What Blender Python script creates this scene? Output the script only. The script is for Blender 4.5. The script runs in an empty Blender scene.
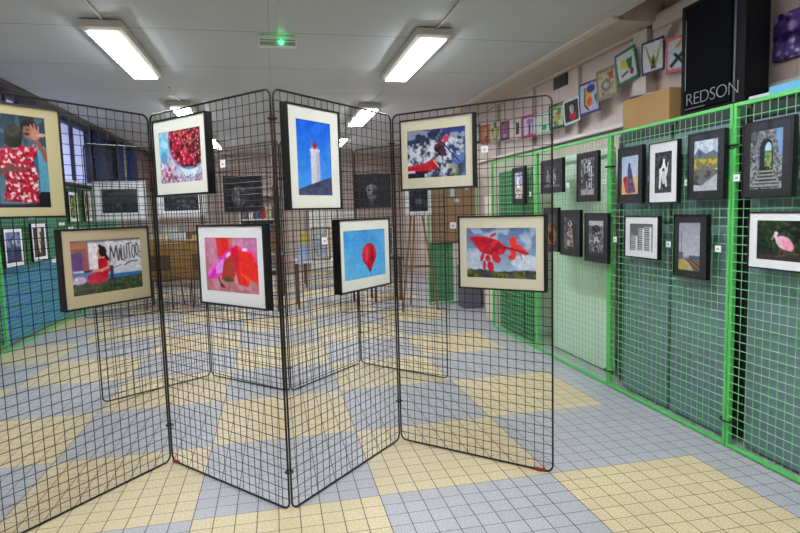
import bpy, bmesh, math, random
import numpy as np
from mathutils import Vector, Matrix
random.seed(4)
S = bpy.context.scene
COL = S.collection
PI = math.pi

# ------------------------------------------------------------------ materials
def lin(c):
    return tuple(((v/255.0)/12.92 if v/255.0 <= .04045 else ((v/255.0+.055)/1.055)**2.4) for v in c)
MATS = {}
def mat(name, rgb=(128,128,128), rough=.6, metal=0.0, emit=0.0, var=0.0, scale=8.0, bump=0.0, spec=.5):
    if name in MATS: return MATS[name]
    m = bpy.data.materials.new(name); m.use_nodes = True
    nt = m.node_tree; b = nt.nodes['Principled BSDF']
    c = lin(rgb)
    b.inputs['Base Color'].default_value = (*c, 1)
    b.inputs['Roughness'].default_value = rough
    b.inputs['Metallic'].default_value = metal
    b.inputs['Specular IOR Level'].default_value = spec
    if emit:
        b.inputs['Emission Color'].default_value = (*c, 1)
        b.inputs['Emission Strength'].default_value = emit
    if var or bump:
        tc = nt.nodes.new('ShaderNodeTexCoord'); nz = nt.nodes.new('ShaderNodeTexNoise')
        nz.inputs['Scale'].default_value = scale; nz.inputs['Detail'].default_value = 4
        nt.links.new(tc.outputs['Object'], nz.inputs['Vector'])
        if var:
            mr = nt.nodes.new('ShaderNodeMapRange')
            mr.inputs['From Min'].default_value = .25; mr.inputs['From Max'].default_value = .75
            mr.inputs['To Min'].default_value = 1-var; mr.inputs['To Max'].default_value = 1+var
            mx = nt.nodes.new('ShaderNodeVectorMath'); mx.operation = 'SCALE'
            mx.inputs[0].default_value = c
            nt.links.new(nz.outputs['Fac'], mr.inputs['Value']); nt.links.new(mr.outputs['Result'], mx.inputs['Scale'])
            nt.links.new(mx.outputs['Vector'], b.inputs['Base Color'])
        if bump:
            bp = nt.nodes.new('ShaderNodeBump'); bp.inputs['Strength'].default_value = bump; bp.inputs['Distance'].default_value = .01
            nt.links.new(nz.outputs['Fac'], bp.inputs['Height']); nt.links.new(bp.outputs['Normal'], b.inputs['Normal'])
    MATS[name] = m
    return m

def mat_print():
    m = bpy.data.materials.new('printed_surface'); m.use_nodes = True
    nt = m.node_tree; b = nt.nodes['Principled BSDF']
    a = nt.nodes.new('ShaderNodeAttribute'); a.attribute_name = 'Ink'
    nt.links.new(a.outputs['Color'], b.inputs['Base Color'])
    b.inputs['Roughness'].default_value = .5; b.inputs['Specular IOR Level'].default_value = .15
    return m
PRINT = mat_print()

def mat_glass():
    m = bpy.data.materials.new('picture_glass'); m.use_nodes = True
    nt = m.node_tree; nt.nodes.clear()
    o = nt.nodes.new('ShaderNodeOutputMaterial'); mx = nt.nodes.new('ShaderNodeMixShader')
    t = nt.nodes.new('ShaderNodeBsdfTransparent'); g = nt.nodes.new('ShaderNodeBsdfGlossy')
    g.inputs['Roughness'].default_value = .03
    mx.inputs[0].default_value = .02
    nt.links.new(t.outputs[0], mx.inputs[1]); nt.links.new(g.outputs[0], mx.inputs[2])
    nt.links.new(mx.outputs[0], o.inputs[0])
    return m
GLASS = mat_glass()

class NT:
    """tiny node maths helper"""
    def __init__(s, m): s.t = m.node_tree
    def n(s, typ, **k):
        x = s.t.nodes.new(typ)
        for a, b in k.items(): setattr(x, a, b)
        return x
    def m(s, op, a, b=None, c=None):
        x = s.n('ShaderNodeMath', operation=op)
        for i, v in enumerate((a, b, c)):
            if v is None: continue
            if isinstance(v, (int, float)): x.inputs[i].default_value = v
            else: s.t.links.new(v, x.inputs[i])
        return x.outputs[0]
    def mix(s, f, a, b):
        x = s.n('ShaderNodeMix', data_type='RGBA')
        for i, v in ((0, f), (6, a), (7, b)):
            if isinstance(v, (int, float)): x.inputs[i].default_value = v
            elif isinstance(v, tuple): x.inputs[i].default_value = (*v, 1)
            else: s.t.links.new(v, x.inputs[i])
        return x.outputs[2]

def mat_floor():
    m = bpy.data.materials.new('speckled_tile_floor'); m.use_nodes = True
    k = NT(m); nt = m.node_tree; b = nt.nodes['Principled BSDF']
    tc = k.n('ShaderNodeTexCoord'); sp = k.n('ShaderNodeSeparateXYZ')
    nt.links.new(tc.outputs['Object'], sp.inputs[0])
    u = k.m('DIVIDE', k.m('ADD', sp.outputs[0], .446), .1)
    v = k.m('DIVIDE', k.m('SUBTRACT', sp.outputs[1], 2.782), .1)
    # one wide and one cut column of tiles beside the yellow block
    def clamp(x): return k.m('MINIMUM', k.m('MAXIMUM', x, 0.0), 1.0)
    u2 = k.m('ADD', k.m('ADD', k.m('MINIMUM', u, 17.0), clamp(k.m('DIVIDE', k.m('SUBTRACT', u, 17.0), 1.33))),
             k.m('ADD', clamp(k.m('DIVIDE', k.m('SUBTRACT', u, 18.33), .67)), k.m('MAXIMUM', k.m('SUBTRACT', u, 19.0), 0.0)))
    iu = k.m('FLOOR', k.m('DIVIDE', u2, 9.0)); iv = k.m('FLOOR', k.m('DIVIDE', v, 9.0))
    par = k.m('ABSOLUTE', k.m('MODULO', k.m('ADD', iu, iv), 2.0))
    edge = k.m('MULTIPLY', k.m('GREATER_THAN', u2, 27.0), 1.0)
    low = k.m('LESS_THAN', v, -7.0)
    yel = k.m('MAXIMUM', k.m('MULTIPLY', par, k.m('SUBTRACT', 1.0, edge)), k.m('MULTIPLY', edge, low))
    # speckle
    nz = k.n('ShaderNodeTexNoise'); nz.inputs['Scale'].default_value = 110; nz.inputs['Detail'].default_value = 3
    nt.links.new(tc.outputs['Object'], nz.inputs['Vector'])
    nz2 = k.n('ShaderNodeTexNoise'); nz2.inputs['Scale'].default_value = 1.7
    nt.links.new(tc.outputs['Object'], nz2.inputs['Vector'])
    spk = k.m('ADD', k.m('MULTIPLY', nz.outputs['Fac'], 1.2), .40)
    spk = k.m('MULTIPLY', spk, k.m('ADD', k.m('MULTIPLY', nz2.outputs['Fac'], .2), .9))
    # per tile tone
    cx = k.n('ShaderNodeCombineXYZ')
    nt.links.new(k.m('FLOOR', u2), cx.inputs[0]); nt.links.new(k.m('FLOOR', v), cx.inputs[1])
    wn = k.n('ShaderNodeTexWhiteNoise', noise_dimensions='2D'); nt.links.new(cx.outputs[0], wn.inputs['Vector'])
    spk = k.m('MULTIPLY', spk, k.m('ADD', k.m('MULTIPLY', wn.outputs['Value'], .07), .965))
    col = k.mix(yel, lin((170,169,174)), lin((204,187,150)))
    vm = k.n('ShaderNodeVectorMath', operation='SCALE'); nt.links.new(col, vm.inputs[0]); nt.links.new(spk, vm.inputs['Scale'])
    def line(x, w):
        f = k.m('FRACT', x); d = k.m('MINIMUM', f, k.m('SUBTRACT', 1.0, f))
        return k.m('LESS_THAN', d, w)
    g = k.m('MAXIMUM', line(u2, .022), line(v, .018))
    fin = k.mix(k.m('MULTIPLY', g, .92), vm.outputs[0], lin((46,40,36)))
    nt.links.new(fin, b.inputs['Base Color'])
    b.inputs['Roughness'].default_value = .42
    b.inputs['Specular IOR Level'].default_value = .35
    return m

def mat_ceiling():
    m = bpy.data.materials.new('ceiling_panels'); m.use_nodes = True
    k = NT(m); nt = m.node_tree; b = nt.nodes['Principled BSDF']
    tc = k.n('ShaderNodeTexCoord'); sp = k.n('ShaderNodeSeparateXYZ')
    nt.links.new(tc.outputs['Object'], sp.inputs[0])
    f = k.m('FRACT', k.m('DIVIDE', k.m('SUBTRACT', sp.outputs[1], 4.88), 1.17))
    g = k.m('LESS_THAN', f, .014)
    fx = k.m('FRACT', k.m('DIVIDE', k.m('SUBTRACT', sp.outputs[0], .02), 2.5))
    g2 = k.m('MULTIPLY', k.m('LESS_THAN', fx, .003), .6)
    nz = k.n('ShaderNodeTexNoise'); nz.inputs['Scale'].default_value = .8
    nt.links.new(tc.outputs['Object'], nz.inputs['Vector'])
    base = k.mix(nz.outputs['Fac'], lin((188,190,196)), lin((202,204,210)))
    nt.links.new(k.mix(k.m('MULTIPLY', k.m('MAXIMUM', g, g2), .55), base, lin((96,92,90))), b.inputs['Base Color'])
    b.inputs['Roughness'].default_value = .55
    return m

def mat_wallboards(name, rgb, pitch, axis=1):
    m = bpy.data.materials.new(name); m.use_nodes = True
    k = NT(m); nt = m.node_tree; b = nt.nodes['Principled BSDF']
    tc = k.n('ShaderNodeTexCoord'); sp = k.n('ShaderNodeSeparateXYZ')
    nt.links.new(tc.outputs['Object'], sp.inputs[0])
    g = k.m('LESS_THAN', k.m('FRACT', k.m('DIVIDE', sp.outputs[axis], pitch)), .03)
    nz = k.n('ShaderNodeTexNoise'); nz.inputs['Scale'].default_value = 2.5
    nt.links.new(tc.outputs['Object'], nz.inputs['Vector'])
    c = lin(rgb)
    base = k.mix(nz.outputs['Fac'], tuple(x*.88 for x in c), tuple(min(1, x*1.1) for x in c))
    nt.links.new(k.mix(k.m('MULTIPLY', g, .35), base, tuple(x*.4 for x in c)), b.inputs['Base Color'])
    b.inputs['Roughness'].default_value = .5
    return m

BLACK_WIRE = mat('black_wire', (46,42,40), .4, .4)
BLACK_TUBE = mat('black_tube', (40,35,33), .35, .5)
GREEN_TUBE = mat('green_tube', (90,190,96), .4, var=.06, scale=20)
GREEN_WIRE = mat('green_wire', (118,200,128), .45)
BLK_FRAME = mat('black_frame_wood', (20,18,20), .35)
BLK_MAT = mat('black_mount_card', (33,31,35), .8)
CREAM_MAT = mat('cream_mount_card', (214,208,180), .85)
WHITE_MAT = mat('white_mount_card', (226,226,228), .85)
IVORY_MAT = mat('ivory_mount_card', (226,226,214), .85)
WHITE_CARD = mat('white_card', (236,236,238), .8)

# ------------------------------------------------------------------ mesh helpers
def box(bm, x0, x1, y0, y1, z0, z1):
    vs = [bm.verts.new(p) for p in ((x0,y0,z0),(x1,y0,z0),(x1,y1,z0),(x0,y1,z0),(x0,y0,z1),(x1,y0,z1),(x1,y1,z1),(x0,y1,z1))]
    for f in ((0,3,2,1),(4,5,6,7),(0,1,5,4),(1,2,6,5),(2,3,7,6),(3,0,4,7)):
        bm.faces.new([vs[i] for i in f])

def tube(bm, pts, r, n=8, closed=False):
    pts = [Vector(p) for p in pts]; N = len(pts); rings = []
    up = None
    for i, p in enumerate(pts):
        if closed: d = (pts[(i+1) % N]-pts[i-1])
        else: d = pts[min(i+1, N-1)]-pts[max(i-1, 0)]
        d.normalize()
        if up is None:
            up = Vector((0,1,0)) if abs(d.y) < .9 else Vector((1,0,0))
        a = (up-d*up.dot(d)).normalized(); b = d.cross(a); up = a
        rr = r[i] if isinstance(r, (list, tuple)) else r
        rings.append([bm.verts.new(p+rr*(math.cos(2*PI*j/n+PI/n)*a+math.sin(2*PI*j/n+PI/n)*b)) for j in range(n)])
    for i in range(N if closed else N-1):
        A, B = rings[i], rings[(i+1) % N]
        for j in range(n):
            bm.faces.new((A[j], A[(j+1) % n], B[(j+1) % n], B[j]))
    if not closed:
        bm.faces.new(rings[0][::-1]); bm.faces.new(rings[-1])

def obj(name, bm, m, parent=None, smooth=False, bevel=0.0, loc=None):
    bmesh.ops.recalc_face_normals(bm, faces=bm.faces[:])
    me = bpy.data.meshes.new(name); bm.to_mesh(me); bm.free()
    if smooth:
        for p in me.polygons: p.use_smooth = True
    o = bpy.data.objects.new(name, me); COL.objects.link(o)
    for x in (m if isinstance(m, (list, tuple)) else [m]): me.materials.append(x)
    if parent: o.parent = parent
    if loc: o.location = loc
    if bevel:
        md = o.modifiers.new('bevel', 'BEVEL'); md.width = bevel; md.segments = 2; md.limit_method = 'ANGLE'
    return o

def B(name, dims, m, parent=None, bevel=0.0):
    bm = bmesh.new()
    if not isinstance(dims[0], (tuple, list)): dims = [dims]
    for d in dims: box(bm, *d)
    return obj(name, bm, m, parent, bevel=bevel)

def struct(name, dims, m, bevel=0.0):
    o = B(name, dims, m, None, bevel); o['kind'] = 'structure'; return o

def thing(name, label, cat, loc=(0,0,0), rz=0.0, group=None):
    o = bpy.data.objects.new(name, None); COL.objects.link(o)
    o.empty_display_size = .1
    o.location = loc; o.rotation_euler = (0, 0, rz); o['label'] = label; o['category'] = cat
    if group: o['group'] = group
    return o

def tag(o, label, cat, group=None, kind=None):
    o['label'] = label; o['category'] = cat
    if group: o['group'] = group
    if kind: o['kind'] = kind
    return o

def copy_tree(o, parent=None):
    c = o.copy(); COL.objects.link(c)
    if parent: c.parent = parent
    for ch in list(o.children): copy_tree(ch, c)
    return c

# ------------------------------------------------------------------ painted canvases (prints, embroidery)
class CV:
    def __init__(s, w, h, nx=64, col=(128,128,128), ss=3):
        s.asp = h/w; s.nx = nx; s.ny = max(4, int(round(nx*s.asp))); s.ss = ss
        W, H = (s.nx+1)*ss, (s.ny+1)*ss
        s.X, s.Y = np.meshgrid((np.arange(W)+.5)/W, (np.arange(H)+.5)/H)
        s.a = np.zeros((H, W, 3)); s.a[:] = np.array(col)/255.
    def put(s, m, col, op=1.0):
        m = (m.astype(float)*op)[..., None]
        c = np.array(col)/255. if not isinstance(col, np.ndarray) else col
        s.a = s.a*(1-m)+c*m; return s
    def grad(s, c0, c1, y0=0, y1=1):
        t = np.clip((s.Y-y0)/(y1-y0), 0, 1)[..., None]
        m = ((s.Y >= y0) & (s.Y <= y1))
        return s.put(m, (np.array(c0)*(1-t)+np.array(c1)*t)/255.)
    def rect(s, x0, x1, y0, y1, c, op=1.0): return s.put((s.X >= x0)&(s.X <= x1)&(s.Y >= y0)&(s.Y <= y1), c, op)
    def pmask(s, pts):
        m = np.zeros(s.X.shape, bool); n = len(pts)
        for i in range(n):
            x0, y0 = pts[i]; x1, y1 = pts[(i+1) % n]
            if y0 == y1: continue
            c = ((s.Y > y0) != (s.Y > y1)) & (s.X < (x1-x0)*(s.Y-y0)/(y1-y0)+x0)
            m ^= c
        return m
    def poly(s, pts, c, op=1.0): return s.put(s.pmask(pts), c, op)
    def emask(s, cx, cy, rx, ry, ang=0):
        dx = s.X-cx; dy = (s.Y-cy)*s.asp; a = math.radians(ang)
        x = dx*math.cos(a)+dy*math.sin(a); y = -dx*math.sin(a)+dy*math.cos(a)
        return (x/rx)**2+(y/(ry*s.asp))**2 <= 1
    def ell(s, cx, cy, rx, ry, c, ang=0, op=1.0): return s.put(s.emask(cx, cy, rx, ry, ang), c, op)
    def line(s, pts, w, c, op=1.0):
        m = np.zeros(s.X.shape, bool)
        for (x0, y0), (x1, y1) in zip(pts[:-1], pts[1:]):
            ax, ay, bx, by = x0, y0*s.asp, x1, y1*s.asp
            px, py = s.X-ax, s.Y*s.asp-ay; dx, dy = bx-ax, by-ay
            t = np.clip((px*dx+py*dy)/(dx*dx+dy*dy+1e-9), 0, 1)
            m |= (px-t*dx)**2+(py-t*dy)**2 <= (w/2)**2
        return s.put(m, c, op)
    def nz(s, f, seed=0, sx=1.0, sy=1.0, octv=2):
        rg = np.random.RandomState(seed); out = 0; amp = 1; tot = 0
        for o in range(octv):
            gx, gy = int(f*sx*2**o)+3, int(f*sy*s.asp*2**o)+3
            g = rg.rand(gy+2, gx+2)
            x = s.X*(gx-1); y = s.Y*(gy-1); xi = x.astype(int); yi = y.astype(int); fx = x-xi; fy = y-yi
            fx = fx*fx*(3-2*fx); fy = fy*fy*(3-2*fy)
            v = g[yi,xi]*(1-fx)*(1-fy)+g[yi,xi+1]*fx*(1-fy)+g[yi+1,xi]*(1-fx)*fy+g[yi+1,xi+1]*fx*fy
            out = out+v*amp; tot += amp; amp *= .5
        return out/tot
    def grain(s, amt, f=20, seed=1, mask=None):
        n = (s.nz(f, seed)-.5)*2*amt
        if mask is not None: n = n*mask
        s.a = np.clip(s.a*(1+n[..., None]), 0, 1); return s
    def spots(s, f, seed, thr, c, mask=None, op=1.0, **k):
        k.setdefault('octv', 3); m = np.clip((s.nz(f, seed, **k)-thr)/.09+.5, 0, 1)
        if mask is not None: m = m*mask
        return s.put(m, c, op)
    def data(s):
        H, W = s.a.shape[:2]
        a = s.a.reshape(H//s.ss, s.ss, W//s.ss, s.ss, 3).mean((1, 3))
        a = np.where(a <= .04045, a/12.92, ((a+.055)/1.055)**2.4)
        return a

def canvas_mesh(name, cv, w, h, y=0.0, z0=0.0, thick=.0012, edge=(230,230,230), curl=0.0):
    """sheet of width w, height h, front towards -Y, bottom edge at z0; a thin slab"""
    a = cv.data(); nx, ny = cv.nx, cv.ny
    vx = np.linspace(-w/2, w/2, nx+1); vz = z0+np.linspace(h, 0, ny+1)
    V = []
    for j in range(ny+1):
        for i in range(nx+1):
            V.append((vx[i], y-curl*math.sin(PI*j/ny)*math.cos(i/nx*5), vz[j]))
    off = len(V)
    V += [(-w/2,y+thick,z0+h),(w/2,y+thick,z0+h),(w/2,y+thick,z0),(-w/2,y+thick,z0)]
    F = []
    for j in range(ny):
        for i in range(nx):
            p = j*(nx+1)+i; F.append((p, p+nx+1, p+nx+2, p+1))
    top = [i for i in range(nx+1)]; bot = [ny*(nx+1)+i for i in range(nx+1)]
    lef = [j*(nx+1) for j in range(ny+1)]; rig = [j*(nx+1)+nx for j in range(ny+1)]
    F.append(tuple(top+[off+1, off])); F.append(tuple(bot[::-1]+[off+3, off+2]))
    F.append(tuple(lef[::-1]+[off, off+3])); F.append(tuple(rig+[off+2, off+1]))
    F.append((off, off+1, off+2, off+3))
    me = bpy.data.meshes.new(name); me.from_pydata(V, [], F)
    at = me.color_attributes.new('Ink', 'FLOAT_COLOR', 'POINT')
    arr = np.ones((len(V), 4), dtype=np.float32); arr[:off, :3] = a.reshape(-1, 3); arr[off:, :3] = lin(edge)
    at.data.foreach_set('color', arr.ravel())
    me.materials.append(PRINT); me.update()
    return me

def canvas_obj(name, cv, w, h, parent=None, **k):
    o = bpy.data.objects.new(name, canvas_mesh(name, cv, w, h, **k)); COL.objects.link(o)
    if parent: o.parent = parent
    return o

# ------------------------------------------------------------------ room
FL = mat_floor()
bm = bmesh.new(); box(bm, -3.3, 3.3, -4.1, 14.7, -.1, 0)
o = obj('floor', bm, FL); o['kind'] = 'structure'
struct('ceiling', [(-2.62,2.66,-4,14.55,2.87,2.97)], mat_ceiling())
WB = mat_wallboards('pale_wall_boards', (200,180,172), .42)
WBF = mat_wallboards('far_wall_boards', (196,176,166), .5, 0)
BEIGE = mat('beige_paint', (196,182,172), .6, var=.05, scale=2)
struct('wall_right', [(3.05,3.15,-4,14.6,0,3.35)], WB)
struct('wall_left', [(-3.15,-3.05,-4,14.6,0,1.92),(-3.05,-2.78,-4,5.69,1.95,2.97),(-2.9,-2.78,13.08,14.6,1.95,2.97),(-2.9,-2.78,11.93,12.35,1.95,2.97),
      (-2.9,-2.78,10.05,10.24,1.95,2.97),(-2.9,-2.78,8.40,8.63,1.95,2.97),(-3.05,-2.9,5.69,14.55,1.95,2.0)], mat_wallboards('left_wall_boards', (150,142,140), .42))
struct('wall_back', [(-3.15,3.15,-4.1,-4,0,3.35)], WB)
struct('wall_far', [(-3.15,3.15,14.55,14.65,0,2.97)], WBF)
struct('ceiling_soffit', [(2.66,3.05,4.16,14.55,2.84,2.97)], BEIGE)
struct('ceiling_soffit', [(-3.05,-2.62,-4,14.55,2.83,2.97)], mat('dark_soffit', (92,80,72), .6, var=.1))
struct('ceiling_recess', [(2.66,3.15,-4,4.16,3.3,3.4),(2.60,2.70,-4,4.16,2.97,3.4),(2.66,3.05,4.16,4.26,2.97,3.35)], BEIGE)
struct('trim_1', [(2.60,2.685,4.16,14.5,2.845,2.868)], mat('cream_trim', (206,198,188), .5))
struct('trim_2', [(2.99,3.05,4.3,14.5,2.812,2.84)], BEIGE, .004)
struct('trim_3', [(2.97,3.05,-3.9,4.2,2.78,2.90)], BEIGE, .006)
struct('trim_4', [(2.98,3.05,-3.9,14.5,2.10,2.135)], mat('white_trim', (212,206,202), .5), .004)
for i, (y, w, d) in enumerate([(4.33,.18,.10),(5.46,.09,.04),(6.5,.09,.04),(7.6,.09,.05),(9.4,.09,.05)]):
    struct('trim_%d' % (5+i), [(3.05-d,3.05,y-w/2,y+w/2,2.137,2.812)], BEIGE, .004)
# knee brace on the wall by the post
bm = bmesh.new()
pr = [(3.045,4.22,2.78),(3.045,3.98,2.78),(3.045,4.22,2.55)]
a = [bm.verts.new(p) for p in pr]; b = [bm.verts.new((p[0]-.05, p[1], p[2])) for p in pr]
bm.faces.new(a); bm.faces.new(b[::-1])
for i in range(3): bm.faces.new((a[i], a[(i+1) % 3], b[(i+1) % 3], b[i]))
o = obj('trim_11', bm, BEIGE); o['kind'] = 'structure'

# high windows of the left wall
PANE = mat('daylit_window', (168,178,226), .3, emit=.6)
DKPANE = mat('blue_window', (38,66,140), .3, emit=.25)
WF = mat('window_frame_blue', (36,44,84), .5)
def window(i, y0, y1, pane, n):
    y0 *= .918; y1 *= .918
    fr = B('window_%d' % i, [(-2.89,-2.77,y0,y1,1.92,1.97),(-2.89,-2.77,y0,y1,2.78,2.83),(-2.89,-2.77,y0,y0+.05,1.97,2.78),(-2.89,-2.77,y1-.05,y1,1.97,2.78)]
           + [(-2.86,-2.79,y0+(y1-y0)*k/n-.02,y0+(y1-y0)*k/n+.02,1.97,2.78) for k in range(1, n)], WF)
    fr['kind'] = 'structure'
    B('window_pane', (-2.855,-2.84,y0+.05,y1-.05,1.97,2.78), pane, fr)
window(1, 6.2, 7.7, DKPANE, 3); window(2, 7.75, 9.15, PANE, 3); window(3, 9.4, 10.95, PANE, 2)
window(4, 11.15, 13.0, mat('dim_window', (50,54,72), .3, emit=.15), 3); window(5, 13.45, 14.25, DKPANE, 1)
struct('trim_12', [(-2.80,-2.74,5.69,14.5,1.95,1.985)], mat('sill_white', (190,190,196), .5))
def curtain(y0, y1, m, label):
    bm = bmesh.new(); n = 40; vs = []
    for i in range(n+1):
        y = (y0+(y1-y0)*i/n)*.918; x = -2.725+.02*math.sin(i*1.1)
        vs.append([bm.verts.new((x+dx, y, z)) for dx, z in ((0,1.99),(0,2.825),(-.006,2.825),(-.006,1.99))])
    for i in range(n):
        for j in range(4): bm.faces.new((vs[i][j], vs[i][(j+1) % 4], vs[i+1][(j+1) % 4], vs[i+1][j]))
    bm.faces.new(vs[0][::-1]); bm.faces.new(vs[-1])
    tag(obj('curtain', bm, m), label, 'curtain', 'curtains at the high left windows')
curtain(11.0, 11.45, mat('blue_cloth', (44,56,100), .9), 'blue curtain at the edge of the pale left window')
curtain(12.5, 13.0, mat('blue_cloth', (44,56,100), .9), 'blue curtain on the dark slatted window of the left wall')
curtain(13.6, 14.2, mat('blue_cloth', (44,56,100), .9), 'narrow dark blue curtain nearest the orange panel')
t = thing('orange_wall_panel', 'orange-red panel hung high on the far wall at left', 'wall panel', (-2.55,14.5,2.0))
B('panel_face', (-.42,.42,-.03,.045,.12,.82), mat('orange_paint', (196,82,44), .6, var=.1), t)
B('shelf', (-.42,.46,-.1,.045,.03,.1), mat('dark_wood', (60,38,28), .6), t)
B('edge_strip', (-.16,-.12,-.04,-.03,.12,.82), mat('pale_strip', (200,170,150), .6), t)

# wall vent on the right
t = thing('wall_vent', 'small dark rectangular vent grille high on the right wall', 'vent', (3.048,5.84,2.615))
B('grille', [(-.012,0,-.15,.15,.075,.2)], mat('vent_dark', (40,38,38), .6), t)
B('slat', [(-.018,-.012,-.14,.14,.085+.02*k,.093+.02*k) for k in range(6)], mat('vent_slat', (66,60,58), .6), t)

# ------------------------------------------------------------------ ceiling lights
LAMP = mat('lamp_diffuser', (244,250,255), .5, emit=47.0)
HOUS = mat('lamp_housing', (200,196,186), .5)
proto = None
def lamp(x, y, label):
    global proto
    if proto is None:
        t = thing('ceiling_light', label, 'ceiling light', (x, y, 2.78), 0, 'fluorescent ceiling lights')
        bm = bmesh.new()
        for s, zz in ((1.0, 0.0),): pass
        w, l = .108, .75
        lo = [bm.verts.new(p) for p in ((-w,-l,.012),(w,-l,.012),(w,l,.012),(-w,l,.012))]
        mi = [bm.verts.new(p) for p in ((-w-.038,-l-.05,.03),(w+.038,-l-.05,.03),(w+.038,l+.05,.03),(-w-.038,l+.05,.03))]
        hi = [bm.verts.new(p) for p in ((-w-.038,-l-.05,.08),(w+.038,-l-.05,.08),(w+.038,l+.05,.08),(-w-.038,l+.05,.08))]
        bm.faces.new(lo); bm.faces.new(hi)
        for A, Bq in ((lo, mi), (mi, hi)):
            for i in range(4): bm.faces.new((A[i], A[(i+1) % 4], Bq[(i+1) % 4], Bq[i]))
        obj('housing', bm, HOUS, t, bevel=.004)
        B('diffuser', (-w+.004,w-.004,-l+.01,l-.01,.002,.0115), LAMP, t)
        bm = bmesh.new(); tube(bm, [(.02,-l-.05,.08),(.02,-1.6,.08)], .009, 6); obj('conduit', bm, HOUS, t)
        proto = t
    else:
        t = copy_tree(proto); t.location = (x, y, 2.78); t['label'] = label
    return t
lamp(-1.165, 5.48, 'lit white ceiling light, the left one of the nearest pair')
lamp(1.31, 5.38, 'lit white ceiling light, the right one of the nearest pair')
lamp(-1.10, 8.6, 'lit ceiling light above the cherries photograph, second of the left row')
lamp(1.32, 8.6, 'lit ceiling light in the right row, second from the viewer')
lamp(-1.10, 11.8, 'small far ceiling light seen beside the top of the cherries photograph')
lamp(1.30, 11.8, 'small far ceiling light seen right of the lighthouse photograph')
lamp(-1.10, 2.2, 'added fill ceiling light overhead on the left, out of the picture')  # overhead pair is out of view, added for ambient fill
lamp(1.30, 2.2, 'added fill ceiling light overhead on the right, out of the picture')
lamp(-1.10, -1.0, 'added unseen fill ceiling light behind the viewer on the left')  # rear pair likewise unseen, put in to fill the room with light
lamp(1.30, -1.0, 'added unseen fill ceiling light behind the viewer on the right')

t = thing('emergency_light', 'small white emergency light with a glowing green lamp on the ceiling', 'emergency light', (.09,4.98,2.78))
B('body', (-.15,.15,-.035,.03,.0,.088), mat('emergency_plastic', (236,236,230), .5), t, .006)
B('lens', (-.14,.14,-.038,-.034,.006,.035), mat('lens_plastic', (170,176,170), .2), t)
B('side_strip', (-.14,.14,-.0375,-.0345,.045,.052), mat('grey_plastic', (140,140,138), .4), t)
bm = bmesh.new(); bmesh.ops.create_uvsphere(bm, u_segments=16, v_segments=10, radius=.016, matrix=Matrix.Translation((.03,-.042,.03)))
obj('green_led', bm, mat('green_led', (40,255,120), .3, emit=14), t, True)
bm = bmesh.new(); tube(bm, [(0,-.03,.082),(0,-1.4,.082)], .006, 6); obj('conduit', bm, HOUS, t)

# ------------------------------------------------------------------ black mesh display panels
def rounded(w, h, r, n=5):
    P = []
    for cx, cz, a0 in ((w-r, r, -90), (w-r, h-r, 0), (r, h-r, 90), (r, r, 180)):
        for k in range(n+1):
            a = math.radians(a0+90*k/n); P.append((cx+r*math.cos(a), 0, cz+r*math.sin(a)))
    return P
def panel_mesh(w, h=1.985, pitch=.05, wr=.0019, tr=.0052, r=.038):
    bm = bmesh.new(); tube(bm, [(p[0], 0, p[2]+.008) for p in rounded(w, h, r)], tr, 8, True)
    f = bpy.data.meshes.new('panel_frame'); bmesh.ops.recalc_face_normals(bm, faces=bm.faces[:]); bm.to_mesh(f); bm.free()
    for p in f.polygons: p.use_smooth = True
    f.materials.append(BLACK_TUBE)
    bm = bmesh.new()
    n = int(round(w/pitch)); 
    for i in range(1, n):
        x = w*i/n; tube(bm, [(x, .002, .008), (x, .002, h+.008)], wr, 5)
    n = int(round(h/pitch))
    for i in range(1, n):
        z = h*i/n+.008; tube(bm, [(0, -.002, z), (w, -.002, z)], wr, 5)
    g = bpy.data.meshes.new('wire_grid'); bmesh.ops.recalc_face_normals(bm, faces=bm.faces[:]); bm.to_mesh(g); bm.free()
    g.materials.append(BLACK_WIRE)
    return f, g
PM = {}
def mesh_panel(A, Bp, label, group, ties=(), caps=()):
    A = Vector(A); Bp = Vector(Bp); d = Bp-A; L = d.length; key = round(L, 3)
    if key not in PM: PM[key] = panel_mesh(L-.018)
    t = thing('mesh_display_panel', label, 'display panel', (A.x+d.x/L*.009, A.y+d.y/L*.009, 0), math.atan2(d.y, d.x), group)
    for nm, me in zip(('frame', 'wire_grid'), PM[key]):
        o = bpy.data.objects.new(nm, me); COL.objects.link(o); o.parent = t
    for z in ties:
        bm = bmesh.new(); tube(bm, [(L-.009+.018*math.cos(a), .018*math.sin(a), z) for a in [k*PI/5 for k in range(10)]], .005, 6, True)
        o = obj('cable_tie', bm, mat('black_plastic', (14,14,14), .5), t, True)
    for x in caps:
        bm = bmesh.new(); tube(bm, [(x-.03,0,.0095),(x,0,.0095),(x+.02,0,.016)], .0095, 8)
        o = obj('foot_cap', bm, mat('red_plastic', (150,30,40), .5), t, True); o['label'] = 'red plastic foot cap'
    return t
FP = [(-1.28,2.754),(-.657,3.516),(.012,2.737),(.706,3.460),(1.404,2.768)]
RP = [(-1.379,4.800),(-.620,5.365),(.060,4.656),(.738,5.375),(1.375,4.620)]
g1 = 'front zigzag of mesh panels'; g2 = 'second zigzag of mesh panels'
mesh_panel(FP[0], FP[1], 'black wire mesh panel holding the dancing couple and graffiti photographs', g1, ties=(1.75,.22), caps=())
mesh_panel(FP[1], FP[2], 'black wire mesh panel holding the cherries and red poppy photographs', g1, ties=(1.86,1.0,.2), caps=(.04,))
mesh_panel(FP[2], FP[3], 'black wire mesh panel holding the lighthouse and balloon photographs', g1, ties=(1.83,.25))
mesh_panel(FP[3], FP[4], 'black wire mesh panel holding the kayak and red leaf photographs', g1, caps=(.90,))
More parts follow.
